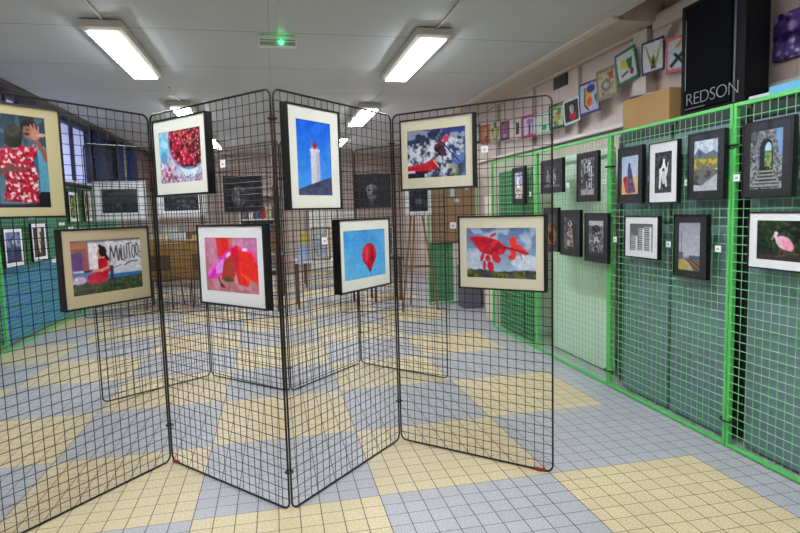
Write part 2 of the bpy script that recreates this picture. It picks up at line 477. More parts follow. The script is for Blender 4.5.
mesh_panel(RP[0], RP[1], 'far black mesh panel behind the graffiti photograph, leftmost of second zigzag', g2, ties=(1.7,))
mesh_panel(RP[1], RP[2], 'far black mesh panel behind the poppy photograph, second zigzag', g2, ties=(1.7,.2))
mesh_panel(RP[2], RP[3], 'far black mesh panel behind the balloon photograph, second zigzag', g2, ties=(1.7,.3))
mesh_panel(RP[3], RP[4], 'far black mesh panel ending behind the red leaf photograph, second zigzag', g2)

# ------------------------------------------------------------------ framed pictures
def picture(cv, w, h, aw, ah, label, loc, rz, mount, group, az=None, depth=.042, lip=.009, back=-.014, ax=0.0, tilt=0.0, framemat=None, name='framed_photograph'):
    """origin: bottom centre; the mesh lies at local y=0, the face looks to -Y"""
    fm = framemat or BLK_FRAME
    sd = int(abs(loc[0]*31+loc[1]*17)*10) % 997
    cv.grain(.05, 10, sd); cv.grain(.10, 40, sd+1)
    t = thing(name, label, 'picture', loc, rz, group)
    t.rotation_euler = (tilt, 0, rz)
    y1 = back; y0 = back-depth
    if az is None: az = (h-ah)/2
    # four mitred rails
    bm = bmesh.new(); W = w/2
    o_ = [(-W,0),(W,0),(W,h),(-W,h)]; i_ = [(-W+lip,lip),(W-lip,lip),(W-lip,h-lip),(-W+lip,h-lip)]
    ring = []
    for q, y in ((o_, y1),(o_, y0),(i_, y0),(i_, y1)): ring.append([bm.verts.new((p[0], y, p[1])) for p in q])
    for a in range(4):
        A, Bq = ring[a], ring[(a+1) % 4]
        for i in range(4): bm.faces.new((A[i], A[(i+1) % 4], Bq[(i+1) % 4], Bq[i]))
    obj('frame', bm, fm, t)
    B('backing_board', (-W+lip,W-lip,y0+.016,y0+.02,lip,h-lip), mat('brown_hardboard', (96,70,48), .8), t)
    # mount with window
    bm = bmesh.new(); x0, x1, z0, z1 = -W+lip, W-lip, lip, h-lip; a0, a1, b0, b1 = ax-aw/2, ax+aw/2, az, az+ah
    for d in ((x0,x1,z0,b0),(x0,x1,b1,z1),(x0,a0,b0,b1),(a1,x1,b0,b1)): box(bm, d[0], d[1], y0+.005, y0+.0075, d[2], d[3])
    mo = obj('mount', bm, mount, t)
    p = canvas_obj('photo_print', cv, aw+.004, ah+.004, mo, y=y0+.0082, z0=az-.002)
    p.location.x = ax
    B('glass', (-W+lip,W-lip,y0+.0025,y0+.0035,lip,h-lip), GLASS, t)
    return t
def on_panel(i, s0, s1, z0, z1, cv, ap, label, mount, group='photographs on the front zigzag', P_=FP, **k):
    A = Vector(P_[i]); Bp = Vector(P_[i+1]); d = (Bp-A).normalized()
    m_, b_ = {2:(1.02,.008),3:(1.01,.005)}.get(i,(1.0,0.0)); s0, s1 = s0*m_+b_, s1*m_+b_; ap = (ap[0]*m_+b_, ap[1]*m_+b_, ap[2], ap[3]); s = (s0+s1)/2
    p = A+d*s
    return picture(cv, s1-s0, z1-z0, ap[1]-ap[0], ap[3]-ap[2], label, (p.x, p.y, z0), math.atan2(d.y, d.x), mount, group,
                   az=ap[2]-z0, ax=(ap[0]+ap[1])/2-s, **k)

# F1 dancing couple
c = CV(.25,.40,72,(52,74,86)); c.grad((40,60,74),(70,100,118)); c.spots(3,5,.55,(96,128,140),op=.5); c.line([(0,.1),(.5,.28)],.05,(110,140,150),op=.5)
c.rect(.55,.8,0,.2,(34,40,48),.7); c.grain(.1,8)
c.poly([(.74,.30),(.96,.32),(1,.4),(1,.82),(.78,.82)],(84,146,170)); c.rect(.72,1,.82,1,(22,24,34)); c.poly([(.74,.42),(.82,.38),(.82,.84),(.74,.84)],(46,92,116))
c.ell(.70,.12,.14,.075,(34,24,24)); c.ell(.70,.17,.10,.085,(150,98,84)); c.rect(.60,.80,.07,.115,(32,24,24)); c.ell(.66,.20,.05,.016,(60,34,34)); c.line([(.66,.155),(.70,.15)],.02,(50,30,28))
c.line([(.97,.47),(.93,.38),(.82,.27)],.085,(140,84,70)); c.ell(.80,.20,.085,.06,(182,124,102)); c.ell(.90,.20,.09,.02,(196,150,132),-8)
c.line([(.78,.2),(.74,.10)],.03,(188,130,108)); c.line([(.82,.18),(.80,.09)],.028,(190,130,108)); c.line([(.86,.19),(.87,.11)],.028,(186,126,104))
m1 = c.pmask([(.1,.45),(.24,.36),(.5,.32),(.72,.34),(.80,.31),(.82,.40),(.74,.50),(.80,.62),(.78,.95),(.20,.92),(.26,.66),(.1,.58)])
c.put(m1,(178,20,46)); c.spots(22,9,.58,(226,204,206),m1); c.spots(20,12,.64,(100,10,28),m1)
c.line([(.12,.64),(.32,.57),(.44,.58)],.09,(104,74,66)); c.line([(.34,.6),(.66,.56)],.045,(110,76,66))
c.ell(.44,.22,.155,.105,(44,50,38)); c.spots(18,3,.55,(70,72,52),c.emask(.44,.22,.15,.10),.6); c.ell(.42,.30,.14,.06,(34,38,32))
c.rect(0,.75,.955,1,(28,32,46))
on_panel(0,.03,.435,1.442,1.945,c,(.112,.362,1.49,1.896),'framed photo of a couple dancing, woman in red patterned dress',mat('cream_yellow_mount_dimmed',(186,176,132),.85))  # mount colour darkened to stand in for light falloff at the left
# F2 woman reading by a graffiti wall
c = CV(.40,.266,110,(206,206,212)); c.rect(0,.24,0,.2,(170,112,78)); c.rect(0,.22,.16,.26,(122,92,84)); c.rect(0,1,0,.06,(120,110,124),.8)
c.rect(.0,.2,.24,.55,(92,70,120)); c.spots(8,4,.55,(140,110,160),c.pmask([(0,.2),(.2,.2),(.2,.58),(0,.58)])); c.rect(.16,.24,.2,.6,(150,90,90))
c.rect(0,.55,.58,.75,(90,124,170)); c.rect(.5,1,.66,.78,(50,110,180)); c.rect(.5,1,.60,.66,(196,206,216)); c.spots(10,6,.6,(226,226,232),c.pmask([(.24,.05),(1,.05),(1,.6),(.24,.6)]))
ink = (44,44,52)
c.line([(.53,.42),(.55,.14),(.59,.36),(.63,.14),(.65,.42)],.016,ink); c.line([(.66,.42),(.68,.2),(.70,.42)],.013,ink); c.line([(.665,.34),(.70,.34)],.01,ink)
c.line([(.70,.14),(.705,.42),(.74,.42)],.013,ink); c.line([(.74,.16),(.745,.40),(.78,.38),(.785,.14)],.013,ink)
c.line([(.785,.12),(.86,.11)],.014,ink); c.line([(.82,.12),(.825,.40)],.014,ink)
c.line([(.87,.16),(.855,.3),(.875,.4),(.90,.36),(.905,.2),(.88,.15)],.013,ink); c.line([(.93,.12),(.915,.26),(.93,.36),(.955,.32),(.96,.18),(.935,.12)],.012,ink)
c.line([(.74,.52),(.82,.46),(.94,.46)],.014,ink); c.line([(.56,.56),(.7,.5)],.01,(90,80,110)); c.line([(.98,.28),(1,.34)],.012,ink); c.line([(.96,.36),(1,.42)],.01,ink)
g = c.pmask([(0,.77),(.5,.74),(1,.72),(1,1),(0,1)]); c.put(g,(56,72,44)); c.spots(24,7,.55,(84,98,62),g,.8); c.spots(24,8,.6,(36,46,34),g,.8)
c.ell(.10,.72,.09,.07,(190,170,200)); c.spots(14,2,.5,(226,206,230),c.emask(.10,.72,.08,.06))
c.poly([(.20,.66),(.34,.58),(.46,.62),(.48,.76),(.36,.82),(.22,.80)],(196,44,66)); c.poly([(.36,.36),(.50,.34),(.52,.56),(.48,.74),(.36,.62)],(184,22,38))
c.line([(.37,.57),(.24,.57)],.035,(214,150,130)); c.line([(.50,.36),(.515,.52),(.40,.58)],.035,(214,150,130)); c.ell(.40,.27,.05,.085,(206,144,124)); c.ell(.435,.23,.055,.10,(46,26,28)); c.line([(.46,.28),(.50,.38)],.04,(46,26,28)); c.ell(.40,.13,.025,.03,(40,26,30))
c.poly([(.17,.56),(.28,.54),(.28,.58),(.18,.6)],(60,48,56)); c.rect(.52,.57,.5,.78,(46,56,96))
on_panel(0,.385,.885,.99,1.385,c,(.435,.83,1.058,1.326),'framed photo of a woman in red reading by a graffiti wall',mat('beige_mount_dimmed',(190,176,142),.85))  # left-side light falloff put into this mount's darker colour too
# F3 cherries
c = CV(.375,.266,100,(190,184,208)); c.spots(14,4,.5,(214,208,226)); c.spots(30,8,.62,(160,96,140),op=.8)
c.ell(.10,.28,.14,.28,(120,190,220)); c.spots(9,3,.55,(170,215,235),c.emask(.10,.28,.13,.27)); c.ell(.12,.5,.08,.12,(80,160,205))
c.ell(.72,.62,.28,.32,(190,208,226)); c.ell(.70,.70,.20,.22,(214,226,238)); c.line([(.5,.75),(.6,.9),(.8,.92),(.94,.76)],.02,(140,160,190))
c.ell(.72,.22,.50,.54,(110,150,180)); c.ell(.735,.19,.48,.52,(64,10,26))
rg = random.Random(8); cols = [(196,22,54),(166,14,40),(220,44,80),(120,10,34),(84,8,30),(186,30,60)]
for k in range(120):
    x = rg.uniform(.26,1.02); y = rg.uniform(-.04,.70)
    if ((x-.735)/.46)**2+((y-.19)/.50)**2 < 1:
        q = cols[rg.randrange(6)] if x < .72 else cols[rg.choice([1,3,4,4,5])]
        c.ell(x,y,.042,.062,q); c.ell(x-.01,y-.02,.012,.02,(238,190,204) if rg.random() < .7 else (200,90,110)); c.ell(x+.02,y+.03,.02,.02,(70,6,22),op=.6)
for p in ([(.5,.05),(.62,.30),(.66,.42)],[(.95,.18),(.75,.28),(.66,.24)],[(.98,.42),(.80,.5)],[(.4,.02),(.55,.12),(.7,.05)],[(.62,.3),(.8,.12)]): c.line(p,.012,(196,150,90))
for p in ((.22,.72),(.16,.82),(.26,.84),(.21,.9)): c.ell(*p,.035,.045,(170,30,60)); c.ell(p[0]-.01,p[1]-.01,.01,.014,(230,170,190))
c.spots(40,5,.60,(120,70,120),c.pmask([(0,.85),(1,.85),(1,1),(0,1)]))
on_panel(1,.118,.597,1.54,1.942,c,(.168,.543,1.608,1.874),'framed photo of red cherries in a white bowl',IVORY_MAT)
# F4 poppy
c = CV(.41,.268,100,(196,150,170)); c.grad((206,120,160),(190,110,130),0,.6); c.grad((196,130,130),(176,110,110),.6,1); c.spots(4,4,.55,(214,160,190),op=.5)
c.rect(.74,1,0,.4,(176,120,170),.5); c.poly([(.22,0),(.46,0),(.48,.3),(.28,.5),(.25,.3)],(232,40,44)); c.rect(.46,.54,0,.3,(214,80,60),.6)
c.poly([(0,.72),(.15,.5),(.4,.28),(.55,.16),(.52,.3),(.4,.5),(.26,.76),(.02,.78)],(224,60,190)); c.ell(.30,.54,.13,.10,(236,150,240),-30); c.ell(.48,.32,.08,.05,(250,200,250),-15); c.line([(.03,.72),(.18,.5),(.26,.42)],.03,(240,120,220)); c.line([(.10,.75),(.2,.6)],.02,(200,30,140))
c.poly([(.5,.22),(.62,.14),(.80,.24),(.92,.3),(1,.52),(1,.82),(.84,.74),(.80,.86),(.62,.84),(.58,.60),(.5,.4)],(236,40,34)); c.poly([(.5,.22),(.62,.14),(.66,.3),(.62,.84),(.58,.6)],(214,20,60))
c.line([(.66,.2),(.9,.26),(.98,.48)],.035,(240,60,150)); c.ell(.76,.22,.05,.03,(250,210,250)); c.poly([(.36,.44),(.52,.3),(.6,.5),(.56,.72),(.3,.78)],(190,46,44)); c.poly([(.4,.5),(.56,.4),(.58,.66),(.36,.72)],(160,74,50),.7)
c.ell(.44,.76,.11,.045,(72,80,40)); c.line([(.25,.74),(.29,.86)],.02,(50,16,20)); c.ell(.30,.87,.03,.035,(40,10,16)); c.ell(.34,.90,.02,.02,(60,14,20)); c.line([(.45,.8),(.44,.95)],.02,(160,100,90)); c.poly([(.66,.62),(.86,.72),(.80,.8)],(250,90,50)); c.grain(.05,10)
on_panel(1,.47,.99,.985,1.386,c,(.527,.936,1.055,1.322),'framed close-up photo of a red and pink poppy',WHITE_MAT)
# F5 lighthouse
c = CV(.247,.353,70,(30,110,220)); c.grad((14,90,220),(70,160,236)); c.spots(3,7,.6,(90,170,236),op=.2)
c.poly([(.40,.40),(.64,.40),(.66,.86),(.40,.88)],(206,202,214)); c.rect(.56,.655,.41,.86,(176,172,192),.8); c.rect(.38,.66,.375,.405,(214,210,218)); c.rect(.44,.60,.34,.38,(196,190,200)); c.ell(.52,.33,.065,.045,(150,36,34)); c.ell(.52,.30,.04,.03,(176,60,50)); c.line([(.52,.26),(.52,.31)],.012,(90,30,30))
c.poly([(0,.93),(.35,.86),(1,.74),(1,1),(0,1)],(62,66,98)); c.line([(0,.93),(.35,.86),(1,.74)],.02,(46,58,84)); c.spots(14,3,.55,(88,92,124),c.pmask([(0,.94),(1,.77),(1,1),(0,1)]),.6); c.rect(.5,.66,.82,.87,(50,50,66))
on_panel(2,.025,.405,1.445,1.935,c,(.088,.336,1.515,1.868),'tall framed photo of a white lighthouse on blue sky',IVORY_MAT)
# F6 balloon
c = CV(.382,.26,96,(84,168,226)); c.grad((64,150,222),(100,182,232)); c.spots(2,5,.55,(120,190,234),op=.35)
c.ell(.60,.52,.17,.235,(206,26,46)); c.poly([(.44,.60),(.76,.60),(.64,.84),(.58,.84)],(196,22,42)); c.ell(.53,.50,.035,.17,(226,60,76)); c.ell(.67,.52,.03,.18,(150,14,34)); c.line([(.60,.3),(.60,.82)],.015,(170,18,38)); c.rect(.585,.635,.82,.87,(60,16,22)); c.line([(.61,.87),(.605,.98)],.008,(70,60,80))
on_panel(2,.37,.842,1.003,1.393,c,(.41,.792,1.068,1.33),'framed photo of a red balloon on light blue sky',IVORY_MAT)
# F7 kayak
c = CV(.37,.266,100,(70,80,110)); c.grad((36,42,88),(60,70,90)); c.spots(7,4,.52,(150,160,176),op=.9); c.spots(9,14,.58,(30,34,52),c.pmask([(0,.1),(.5,.1),(.4,.5),(0,.5)]),.85); c.spots(12,6,.5,(216,222,228),c.pmask([(0,.35),(.45,.3),(.7,.25),(.8,.9),(.3,.95),(0,.7)]),.9)
c.spots(26,41,.54,(222,228,234),c.pmask([(0,.3),(.7,.2),(1,.3),(.8,.95),(.3,.98),(0,.75)]),.7); c.rect(.6,1,0,.12,(40,60,130),.8); c.spots(10,21,.5,(70,104,170),c.pmask([(.78,.3),(1,.2),(1,1),(.75,1)]),.8); c.spots(14,31,.55,(210,216,226),c.pmask([(.55,.1),(1,.25),(1,.6),(.6,.5)]),.8)
c.ell(.78,.86,.09,.14,(170,160,90),0,.55); c.spots(9,13,.55,(26,34,60),c.pmask([(.5,.5),(.75,.6),(.8,1),(.4,1)]),.85)
c.ell(.56,.40,.09,.10,(34,26,34)); c.ell(.60,.48,.07,.09,(60,20,40)); c.line([(.50,.36),(.58,.30),(.64,.32)],.05,(120,30,44)); c.ell(.67,.22,.05,.06,(214,50,80)); c.poly([(.62,.2),(.72,.16),(.71,.3),(.64,.3)],(206,46,76)); c.line([(.47,.08),(.88,.70)],.016,(30,34,66))
c.poly([(0,.74),(.34,.68),(.46,.58),(.56,.80),(.4,.86),(0,.84)],(186,18,36)); c.poly([(0,.84),(.42,.85),(.26,.94),(0,.99)],(56,16,30)); c.line([(.46,.64),(.54,.78)],.02,(226,190,160)); c.rect(0,.14,.83,.88,(222,214,220)); c.line([(0,.76),(.36,.72)],.012,(220,60,90)); c.poly([(0,.90),(.3,.90),(.3,1),(0,1)],(26,24,40))
on_panel(3,.085,.553,1.545,1.947,c,(.132,.502,1.613,1.88),'framed photo of a red kayak in white water',CREAM_MAT)
# F8 red leaves like a fish
c = CV(.393,.27,100,(130,160,200)); c.grad((88,112,156),(170,196,220)); c.spots(4,5,.52,(206,214,226),op=.6); c.ell(.85,.66,.2,.14,(214,222,232),op=.7); c.ell(.1,.5,.1,.1,(200,205,218),op=.5)
red = (206,20,40)
c.poly([(.07,.22),(.13,.17),(.3,.18),(.48,.26),(.56,.36),(.60,.40),(.54,.52),(.4,.56),(.24,.50),(.14,.36)],red)
for p in ((.12,.22,.06,.05,0),(.24,.44,.06,.05,30),(.40,.15,.05,.025,-30),(.36,.76,.045,.10,-15),(.44,.60,.05,.11,-45),(.32,.60,.04,.06,0),(.24,.58,.025,.09,20),(.27,.74,.02,.1,0)): c.ell(*p[:4],red,p[4])
mm = c.pmask([(.12,.18),(.3,.18),(.56,.34),(.58,.42),(.5,.52),(.3,.5),(.16,.34)]); c.spots(14,3,.5,(150,14,50),mm,.8); c.spots(18,5,.66,(226,40,60),mm)
for p in ((.68,.27,.05,.09,10),(.68,.46,.04,.16,0),(.78,.44,.08,.05,15),(.74,.38,.06,.05,0),(.84,.50,.05,.03,10),(.64,.42,.05,.03,20),(.66,.58,.05,.05,0)): c.ell(*p[:4],(232,50,36),p[4])
c.line([(.56,.38),(.88,.50)],.02,(120,12,30)); c.line([(.77,.48),(.80,.62)],.012,(190,50,40))
tr_ = c.Y > .86-.05*c.nz(14,7)-.02*np.sin(c.X*9); c.put(tr_,(64,74,40)); c.spots(16,9,.55,(120,120,40),tr_,.8,sy=.5); c.spots(20,19,.58,(34,44,34),tr_,.9,sy=.4); c.spots(9,29,.6,(60,60,80),tr_,.7)
on_panel(3,.449,.942,.988,1.39,c,(.498,.891,1.053,1.323),'framed photo of red leaves floating like a fish in the sky',CREAM_MAT)

# white caption cards clipped to the wires
def card(loc, rz, label, group, w=.04, h=.036):
    t = thing('caption_card', label, 'label', loc, rz, group)
    B('card', (-w/2,w/2,-.0085,-.0065,0,h), WHITE_CARD, t)
    B('printed_mark', (-w*.22,w*.22,-.0092,-.0086,h*.3,h*.62), mat('grey_ink', (176,176,184), .8), t)
    return t
def card_panel(i, s, z, label):
    A = Vector(FP[i]); d = (Vector(FP[i+1])-A).normalized(); p = A+d*s
    card((p.x, p.y, z), math.atan2(d.y, d.x), label, 'caption cards on the front zigzag')
card_panel(1, .655, 1.665, 'small white caption card right of the cherries photograph')
card_panel(1, .438, 1.25, 'small white caption card left of the poppy photograph')
card_panel(2, .455, 1.675, 'small white caption card right of the lighthouse photograph')
card_panel(2, .325, 1.27, 'small white caption card left of the balloon photograph')
card_panel(3, .605, 1.73, 'small white caption card right of the kayak photograph')
card_panel(3, .405, 1.32, 'small white caption card left of the red leaf photograph')

# ------------------------------------------------------------------ green mesh fence, right side
def green_panel(w, name_label, loc, rz, group, h=1.97):
    t = thing('green_mesh_fence_panel', name_label, 'fence panel', loc, rz, group)
    e = .0135
    B('frame', [(0,.022,-e,e,0,h),(w-.022,w,-e,e,0,h),(.022,w-.022,-e,e,h-.022,h),(.022,w-.022,-e,e,.006,.026)], GREEN_TUBE, t, .003)
    bm = bmesh.new(); n = int(round((w-.07)/.05))
    for i in range(1, n): x = .035+(w-.07)*i/n; tube(bm, [(x,-.010,.02),(x,-.010,h-.02)], .0020, 5)
    n = int(round((h-.08)/.05))
    for i in range(1, n): z = .047+(h-.082)*i/n; tube(bm, [(.012,-.0135,z),(w-.012,-.0135,z)], .0022, 5)
    obj('wire_grid', bm, GREEN_WIRE, t)
    return t
gf = 'green fence along the right wall'
ys = [1.58, 2.83, 4.06, 5.345]
lab = ['green mesh fence panel at right edge with stone arch and pink bird pictures', 'green mesh fence panel holding the dog and apartment tower pictures', 'green mesh fence panel in front of the pale board']
for i in range(3):
    # local X runs toward the viewer (-Y)
    green_panel(ys[i+1]-ys[i]-.006, lab[i], (2.53, ys[i+1]-.003, 0), -PI/2, gf)
green_panel(1.20, 'green mesh fence panel behind the red leaf photograph, near a dark green board', (2.53, 6.55, 0), -PI/2, gf)
green_panel(.8, 'green mesh fence panel across the aisle under the brown pinboard', (2.22, 8.4, 0), 0, gf)
TIE = mat('black_plastic', (14,14,14), .5)
for y, zs in ((2.83,(1.74,.16)),(4.06,(1.72,.13))):
    for z in zs:
        bm = bmesh.new(); tube(bm, [(2.53+.03*math.cos(a), y+.048*math.sin(a), z) for a in [k*PI/6 for k in range(12)]], .006, 6, True)
        where = ('nearest' if y < 3 else 'second')+' green post joint, '+('upper' if z > 1 else 'lower')+' tie'
        tag(obj('cable_tie', bm, TIE, None, True), 'black cable tie on the '+where, 'cable tie', 'cable ties on the green fence')
# boards behind the fence
TEAL = mat('grey_teal_board', (112,132,140), .55, var=.10, scale=3)
def board(y0, y1, z1, m, label, x=2.60, z0=.02):
    tag(B('backing_board', (x, x+.02, y0, y1, z0, z1), m), label, 'board', 'boards behind the green fence')
board(1.60, 2.78, 1.87, TEAL, 'grey-teal board behind the stone arch and pink bird pictures')
board(2.90, 3.42, 1.88, TEAL, 'grey-teal board behind the landscape picture, right half of its fence panel')
board(3.46, 3.98, 1.88, TEAL, 'grey-teal board behind the rider and tower pictures')
PALEB = mat('pale_green_board', (206,222,206), .6, var=.05, scale=2)
board(4.32, 5.42, 1.90, PALEB, 'tall pale greenish board behind the two small portrait pictures', x=2.72)
DKG = mat('dark_green_board', (30,84,58), .6, var=.2, scale=4)
board(5.62, 6.5, 1.84, DKG, 'dark green board behind the fence at the red leaf photograph edge')
tag(B('pale_column', (2.66,2.9,6.9,7.15,0,1.6), mat('pale_cream', (212,204,186), .6)), 'pale cream column beyond the end of the green fence', 'column')

# cupboards behind the fence carrying the speaker and the box
HOUS = mat('lamp_housing')
CUP = mat('dark_cupboard', (40,46,50), .6, var=.1)
def cupboard(y0, y1, label, z1=1.985):
    t = thing('tall_cupboard', label, 'cupboard', (2.86, (y0+y1)/2, 0)); w = (y1-y0)/2-.005
    B('body', (-.185,.185,-w,w,0,z1), CUP, t, .004)
    for a_, b_, hy in ((-w+.01,-.003,-.03),(.003,w-.01,.03)):
        dr = B('door', (-.205,-.187,a_,b_,.04,z1-.03), CUP, t)
        B('handle', (-.215,-.205,hy-.008,hy+.008,.95,1.08), HOUS, dr)
cupboard(1.7, 2.86, 'dark cupboard behind the fence under the blue sheet')
cupboard(2.87, 3.50, 'dark cupboard behind the fence under the black speaker')
cupboard(3.51, 4.16, 'dark cupboard behind the fence under the cardboard box')

# speaker
t = thing('loudspeaker', 'large black loudspeaker cabinet standing above the green fence', 'speaker', (2.83,3.170,1.988), -PI/2)
SPK = mat('speaker_vinyl', (13,12,15), .7, bump=.3, scale=120, spec=.2); GRL = mat('speaker_grille', (7,8,14), .9, bump=.4, scale=200, spec=.1)
bm = bmesh.new(); sh = [(-.27,-.18),(.27,-.18),(.17,.08),(-.17,.08)]
a = [bm.verts.new((x,y,0)) for x,y in sh]; b = [bm.verts.new((x,y,.70)) for x,y in sh]
bm.faces.new(a[::-1]); bm.faces.new(b)
for i in range(4): bm.faces.new((a[i], a[(i+1)%4], b[(i+1)%4], b[i]))
obj('cabinet', bm, SPK, t, bevel=.008)
B('grille', (-.225,.175,-.192,-.181,.03,.675), GRL, t, .004)
B('corner_trim', [(.185,.2,-.1835,-.18,.02,.68)], mat('bluish_trim', (54,62,78), .4), t)
B('logo_line', [(-.212,-.206,-.1935,-.192,.16,.60),(-.212,-.03,-.1935,-.192,.038,.043)], mat('silver_line', (92,92,96), .4), t)
cu = bpy.data.curves.new('logo_text', 'FONT'); cu.body = 'REDSON'; cu.size = .098; cu.offset = -.0022; cu.extrude = .0008; cu.space_character = .92
tmp = bpy.data.objects.new('logo_tmp', cu); COL.objects.link(tmp)
bpy.context.view_layer.update()
me = bpy.data.meshes.new_from_object(tmp.evaluated_get(bpy.context.evaluated_depsgraph_get()))
bpy.data.objects.remove(tmp)
me.materials.clear(); me.materials.append(mat('logo_silver', (130,130,134), .4))
lg = bpy.data.objects.new('logo', me); COL.objects.link(lg); lg.parent = t
wd = max(v.co.x for v in me.vertices)-min(v.co.x for v in me.vertices)
lg.scale = (.43/wd, 1.12, 1); lg.rotation_euler = (PI/2, 0, 0); lg.location = (-.205, -.1935, .062)
# cardboard box, papers, blue sheet
CB = mat('cardboard', (176,138,88), .8, var=.06, scale=5)
t = thing('cardboard_box', 'brown cardboard box beside the loudspeaker on top of a cupboard', 'box', (2.845,3.835,1.988), -PI/2)
B('body', (-.27,.27,-.185,.15,0,.225), CB, t, .003)
B('lid_flap', (-.265,.265,-.18,.145,.2255,.229), mat('cardboard_light', (196,160,108), .8), t)
for k in range(3):
    o = B('paper_stack', (-.055,.055,-.08,.08,0,.012), mat('paper_%d' % k, ((206,206,210),(60,56,66),(186,188,196))[k], .8))
    o.location = (2.78, 4.03-.01*k, 2.2182+.0125*k); o.rotation_euler = (0, 0, .3*k)
    tag(o, ('white papers at the bottom of the small pile on the cardboard box','dark booklet in the middle of the small pile on the cardboard box','pale papers topmost of the small pile on the cardboard box')[k], 'paper', 'papers on the cardboard box')
tag(B('blue_sheet', (2.62,2.95,1.9,2.70,1.988,2.035), mat('light_blue_plastic', (96,176,214), .4), None, .004), 'light blue plastic sheet lying on the cupboard at right edge', 'sheet')
tag(B('white_folder', (2.64,2.9,2.71,2.86,1.988,2.012), mat('white_folder', (196,198,206), .6), None, .003), 'white folder lying between the blue sheet and the speaker', 'folder')

# pictures on the right fence
def gpic(cv, y0, y1, z0, z1, ap, label, mount=BLK_MAT, **k):
    """y0<y1; ap = (left inset, right inset, bottom inset, top inset) seen from the aisle"""
    y0 *= 1.005; y1 *= 1.005; w = y1-y0; l, r, b, tt = ap; aw = w-l-r; ah = z1-z0-b-tt
    return picture(cv, w, z1-z0, aw, ah, label, (2.508, (y0+y1)/2, z0), -PI/2, mount, 'pictures on the right green fence', az=b, ax=(l-r)/2, depth=.03, lip=.007, back=-.004, **k)
# arch
c = CV(.2,.3,50,(104,108,110)); c.spots(14,3,.5,(150,154,156)); c.spots(18,5,.6,(50,52,54)); c.rect(.78,1,0,.45,(110,150,190)); c.rect(0,.25,0,.2,(60,72,60),.7)
c.ell(.5,.38,.36,.34,(130,132,132)); c.spots(20,9,.55,(70,72,74),c.emask(.5,.38,.36,.34)); c.ell(.5,.36,.2,.2,(18,22,20)); c.rect(.3,.7,.36,.86,(20,24,20)); c.ell(.56,.34,.1,.12,(170,200,220)); c.rect(.46,.66,.36,.62,(80,120,70)); c.spots(14,8,.5,(150,160,90),c.pmask([(.46,.4),(.66,.4),(.66,.66),(.46,.66)]))
for k in range(5): c.rect(.3-.05*k,.7+.05*k,.68+.06*k,.71+.06*k,(150,150,148)); c.rect(.3-.05*k,.7+.05*k,.71+.06*k,.73+.06*k,(40,38,36))
gpic(c,2.385,2.70,1.445,1.84,(.05,.065,.045,.05),'black framed photo of an old stone archway with steps')
c = CV(.3,.2,60,(30,44,30)); c.spots(8,3,.5,(56,72,40)); c.spots(12,5,.6,(20,24,20)); c.rect(0,1,.84,1,(60,48,40)); c.ell(.55,.55,.17,.15,(226,176,196),20); c.ell(.62,.60,.12,.12,(232,150,180),30); c.line([(.42,.50),(.38,.40),(.40,.34)],.05,(226,200,206)); c.ell(.39,.32,.035,.04,(226,222,220)); c.line([(.37,.34),(.31,.48)],.018,(206,196,180)); c.line([(.5,.7),(.46,.84)],.012,(160,60,60)); c.line([(.58,.7),(.56,.86)],.012,(160,60,60)); c.line([(.4,.9),(.7,.78),(.9,.82)],.02,(96,76,60))
gpic(c,2.235,2.645,1.075,1.372,(.055,.055,.05,.045),'white mounted photo of a pink spoonbill wading',WHITE_MAT)
c = CV(.19,.3,50,(170,184,204)); c.spots(5,3,.5,(206,214,226)); c.poly([(0,.3),(.2,.16),(.5,.28),(.8,.22),(1,.3),(1,.4),(0,.4)],(96,108,130)); c.poly([(.18,.18),(.4,.3),(.2,.34)],(60,76,104)); c.rect(0,1,.34,.58,(110,120,60)); c.spots(12,5,.5,(196,160,60),c.pmask([(0,.36),(1,.4),(1,.56),(0,.58)])); c.poly([(0,.58),(.5,.5),(1,.62),(1,.7),(.4,.9),(0,.86)],(110,104,104)); c.spots(8,7,.52,(70,66,70),c.pmask([(0,.6),(1,.6),(.3,.88),(0,.86)])); c.poly([(.3,.9),(1,.66),(1,1),(0,1),(0,.9)],(176,180,186))
gpic(c,2.828,3.122,1.447,1.84,(.048,.054,.05,.048),'black framed colour landscape photo with river and yellow bushes')
c = CV(.17,.26,46,(52,54,58)); c.spots(16,3,.52,(84,86,90)); c.spots(12,9,.6,(28,30,32)); c.ell(.5,.44,.24,.20,(226,226,228)); c.line([(.34,.5),(.30,.86)],.11,(222,222,226)); c.line([(.6,.6),(.66,.82)],.10,(222,222,226)); c.ell(.5,.28,.15,.10,(236,236,236)); c.ell(.36,.28,.09,.13,(20,20,22),20); c.ell(.66,.3,.06,.1,(24,24,26),-20); c.ell(.50,.46,.07,.06,(30,30,32)); c.line([(.72,.44),(.76,.28)],.05,(210,210,214)); c.ell(.52,.62,.12,.16,(206,206,210))
gpic(c,3.212,3.498,1.432,1.828,(.058,.06,.066,.066),'white mounted black and white photo of a running dog',WHITE_MAT)
c = CV(.19,.26,46,(176,190,216)); c.grad((170,186,216),(196,200,214),0,.6); c.poly([(0,.62),(1,.52),(1,1),(0,1)],(214,178,130)); c.line([(.46,.3),(.48,.5)],.16,(50,60,130)); c.ell(.46,.24,.06,.05,(40,48,110)); c.poly([(.36,.36),(.58,.34),(.72,.7),(.84,.94),(.4,.97),(.36,.7)],(64,70,120)); c.poly([(.12,.56),(.34,.5),(.4,.96),(.26,.94),(.14,.7)],(170,60,56)); c.spots(14,3,.5,(190,80,70),c.pmask([(.3,.6),(.7,.6),(.84,.94),(.3,.96)])); c.ell(.2,.6,.1,.07,(150,36,40))
gpic(c,3.571,3.857,1.436,1.836,(.04,.05,.065,.066),'black framed photo of a blue robed rider in the desert')
c = CV(.255,.19,60,(104,104,108)); c.grad((96,96,100),(120,120,124))
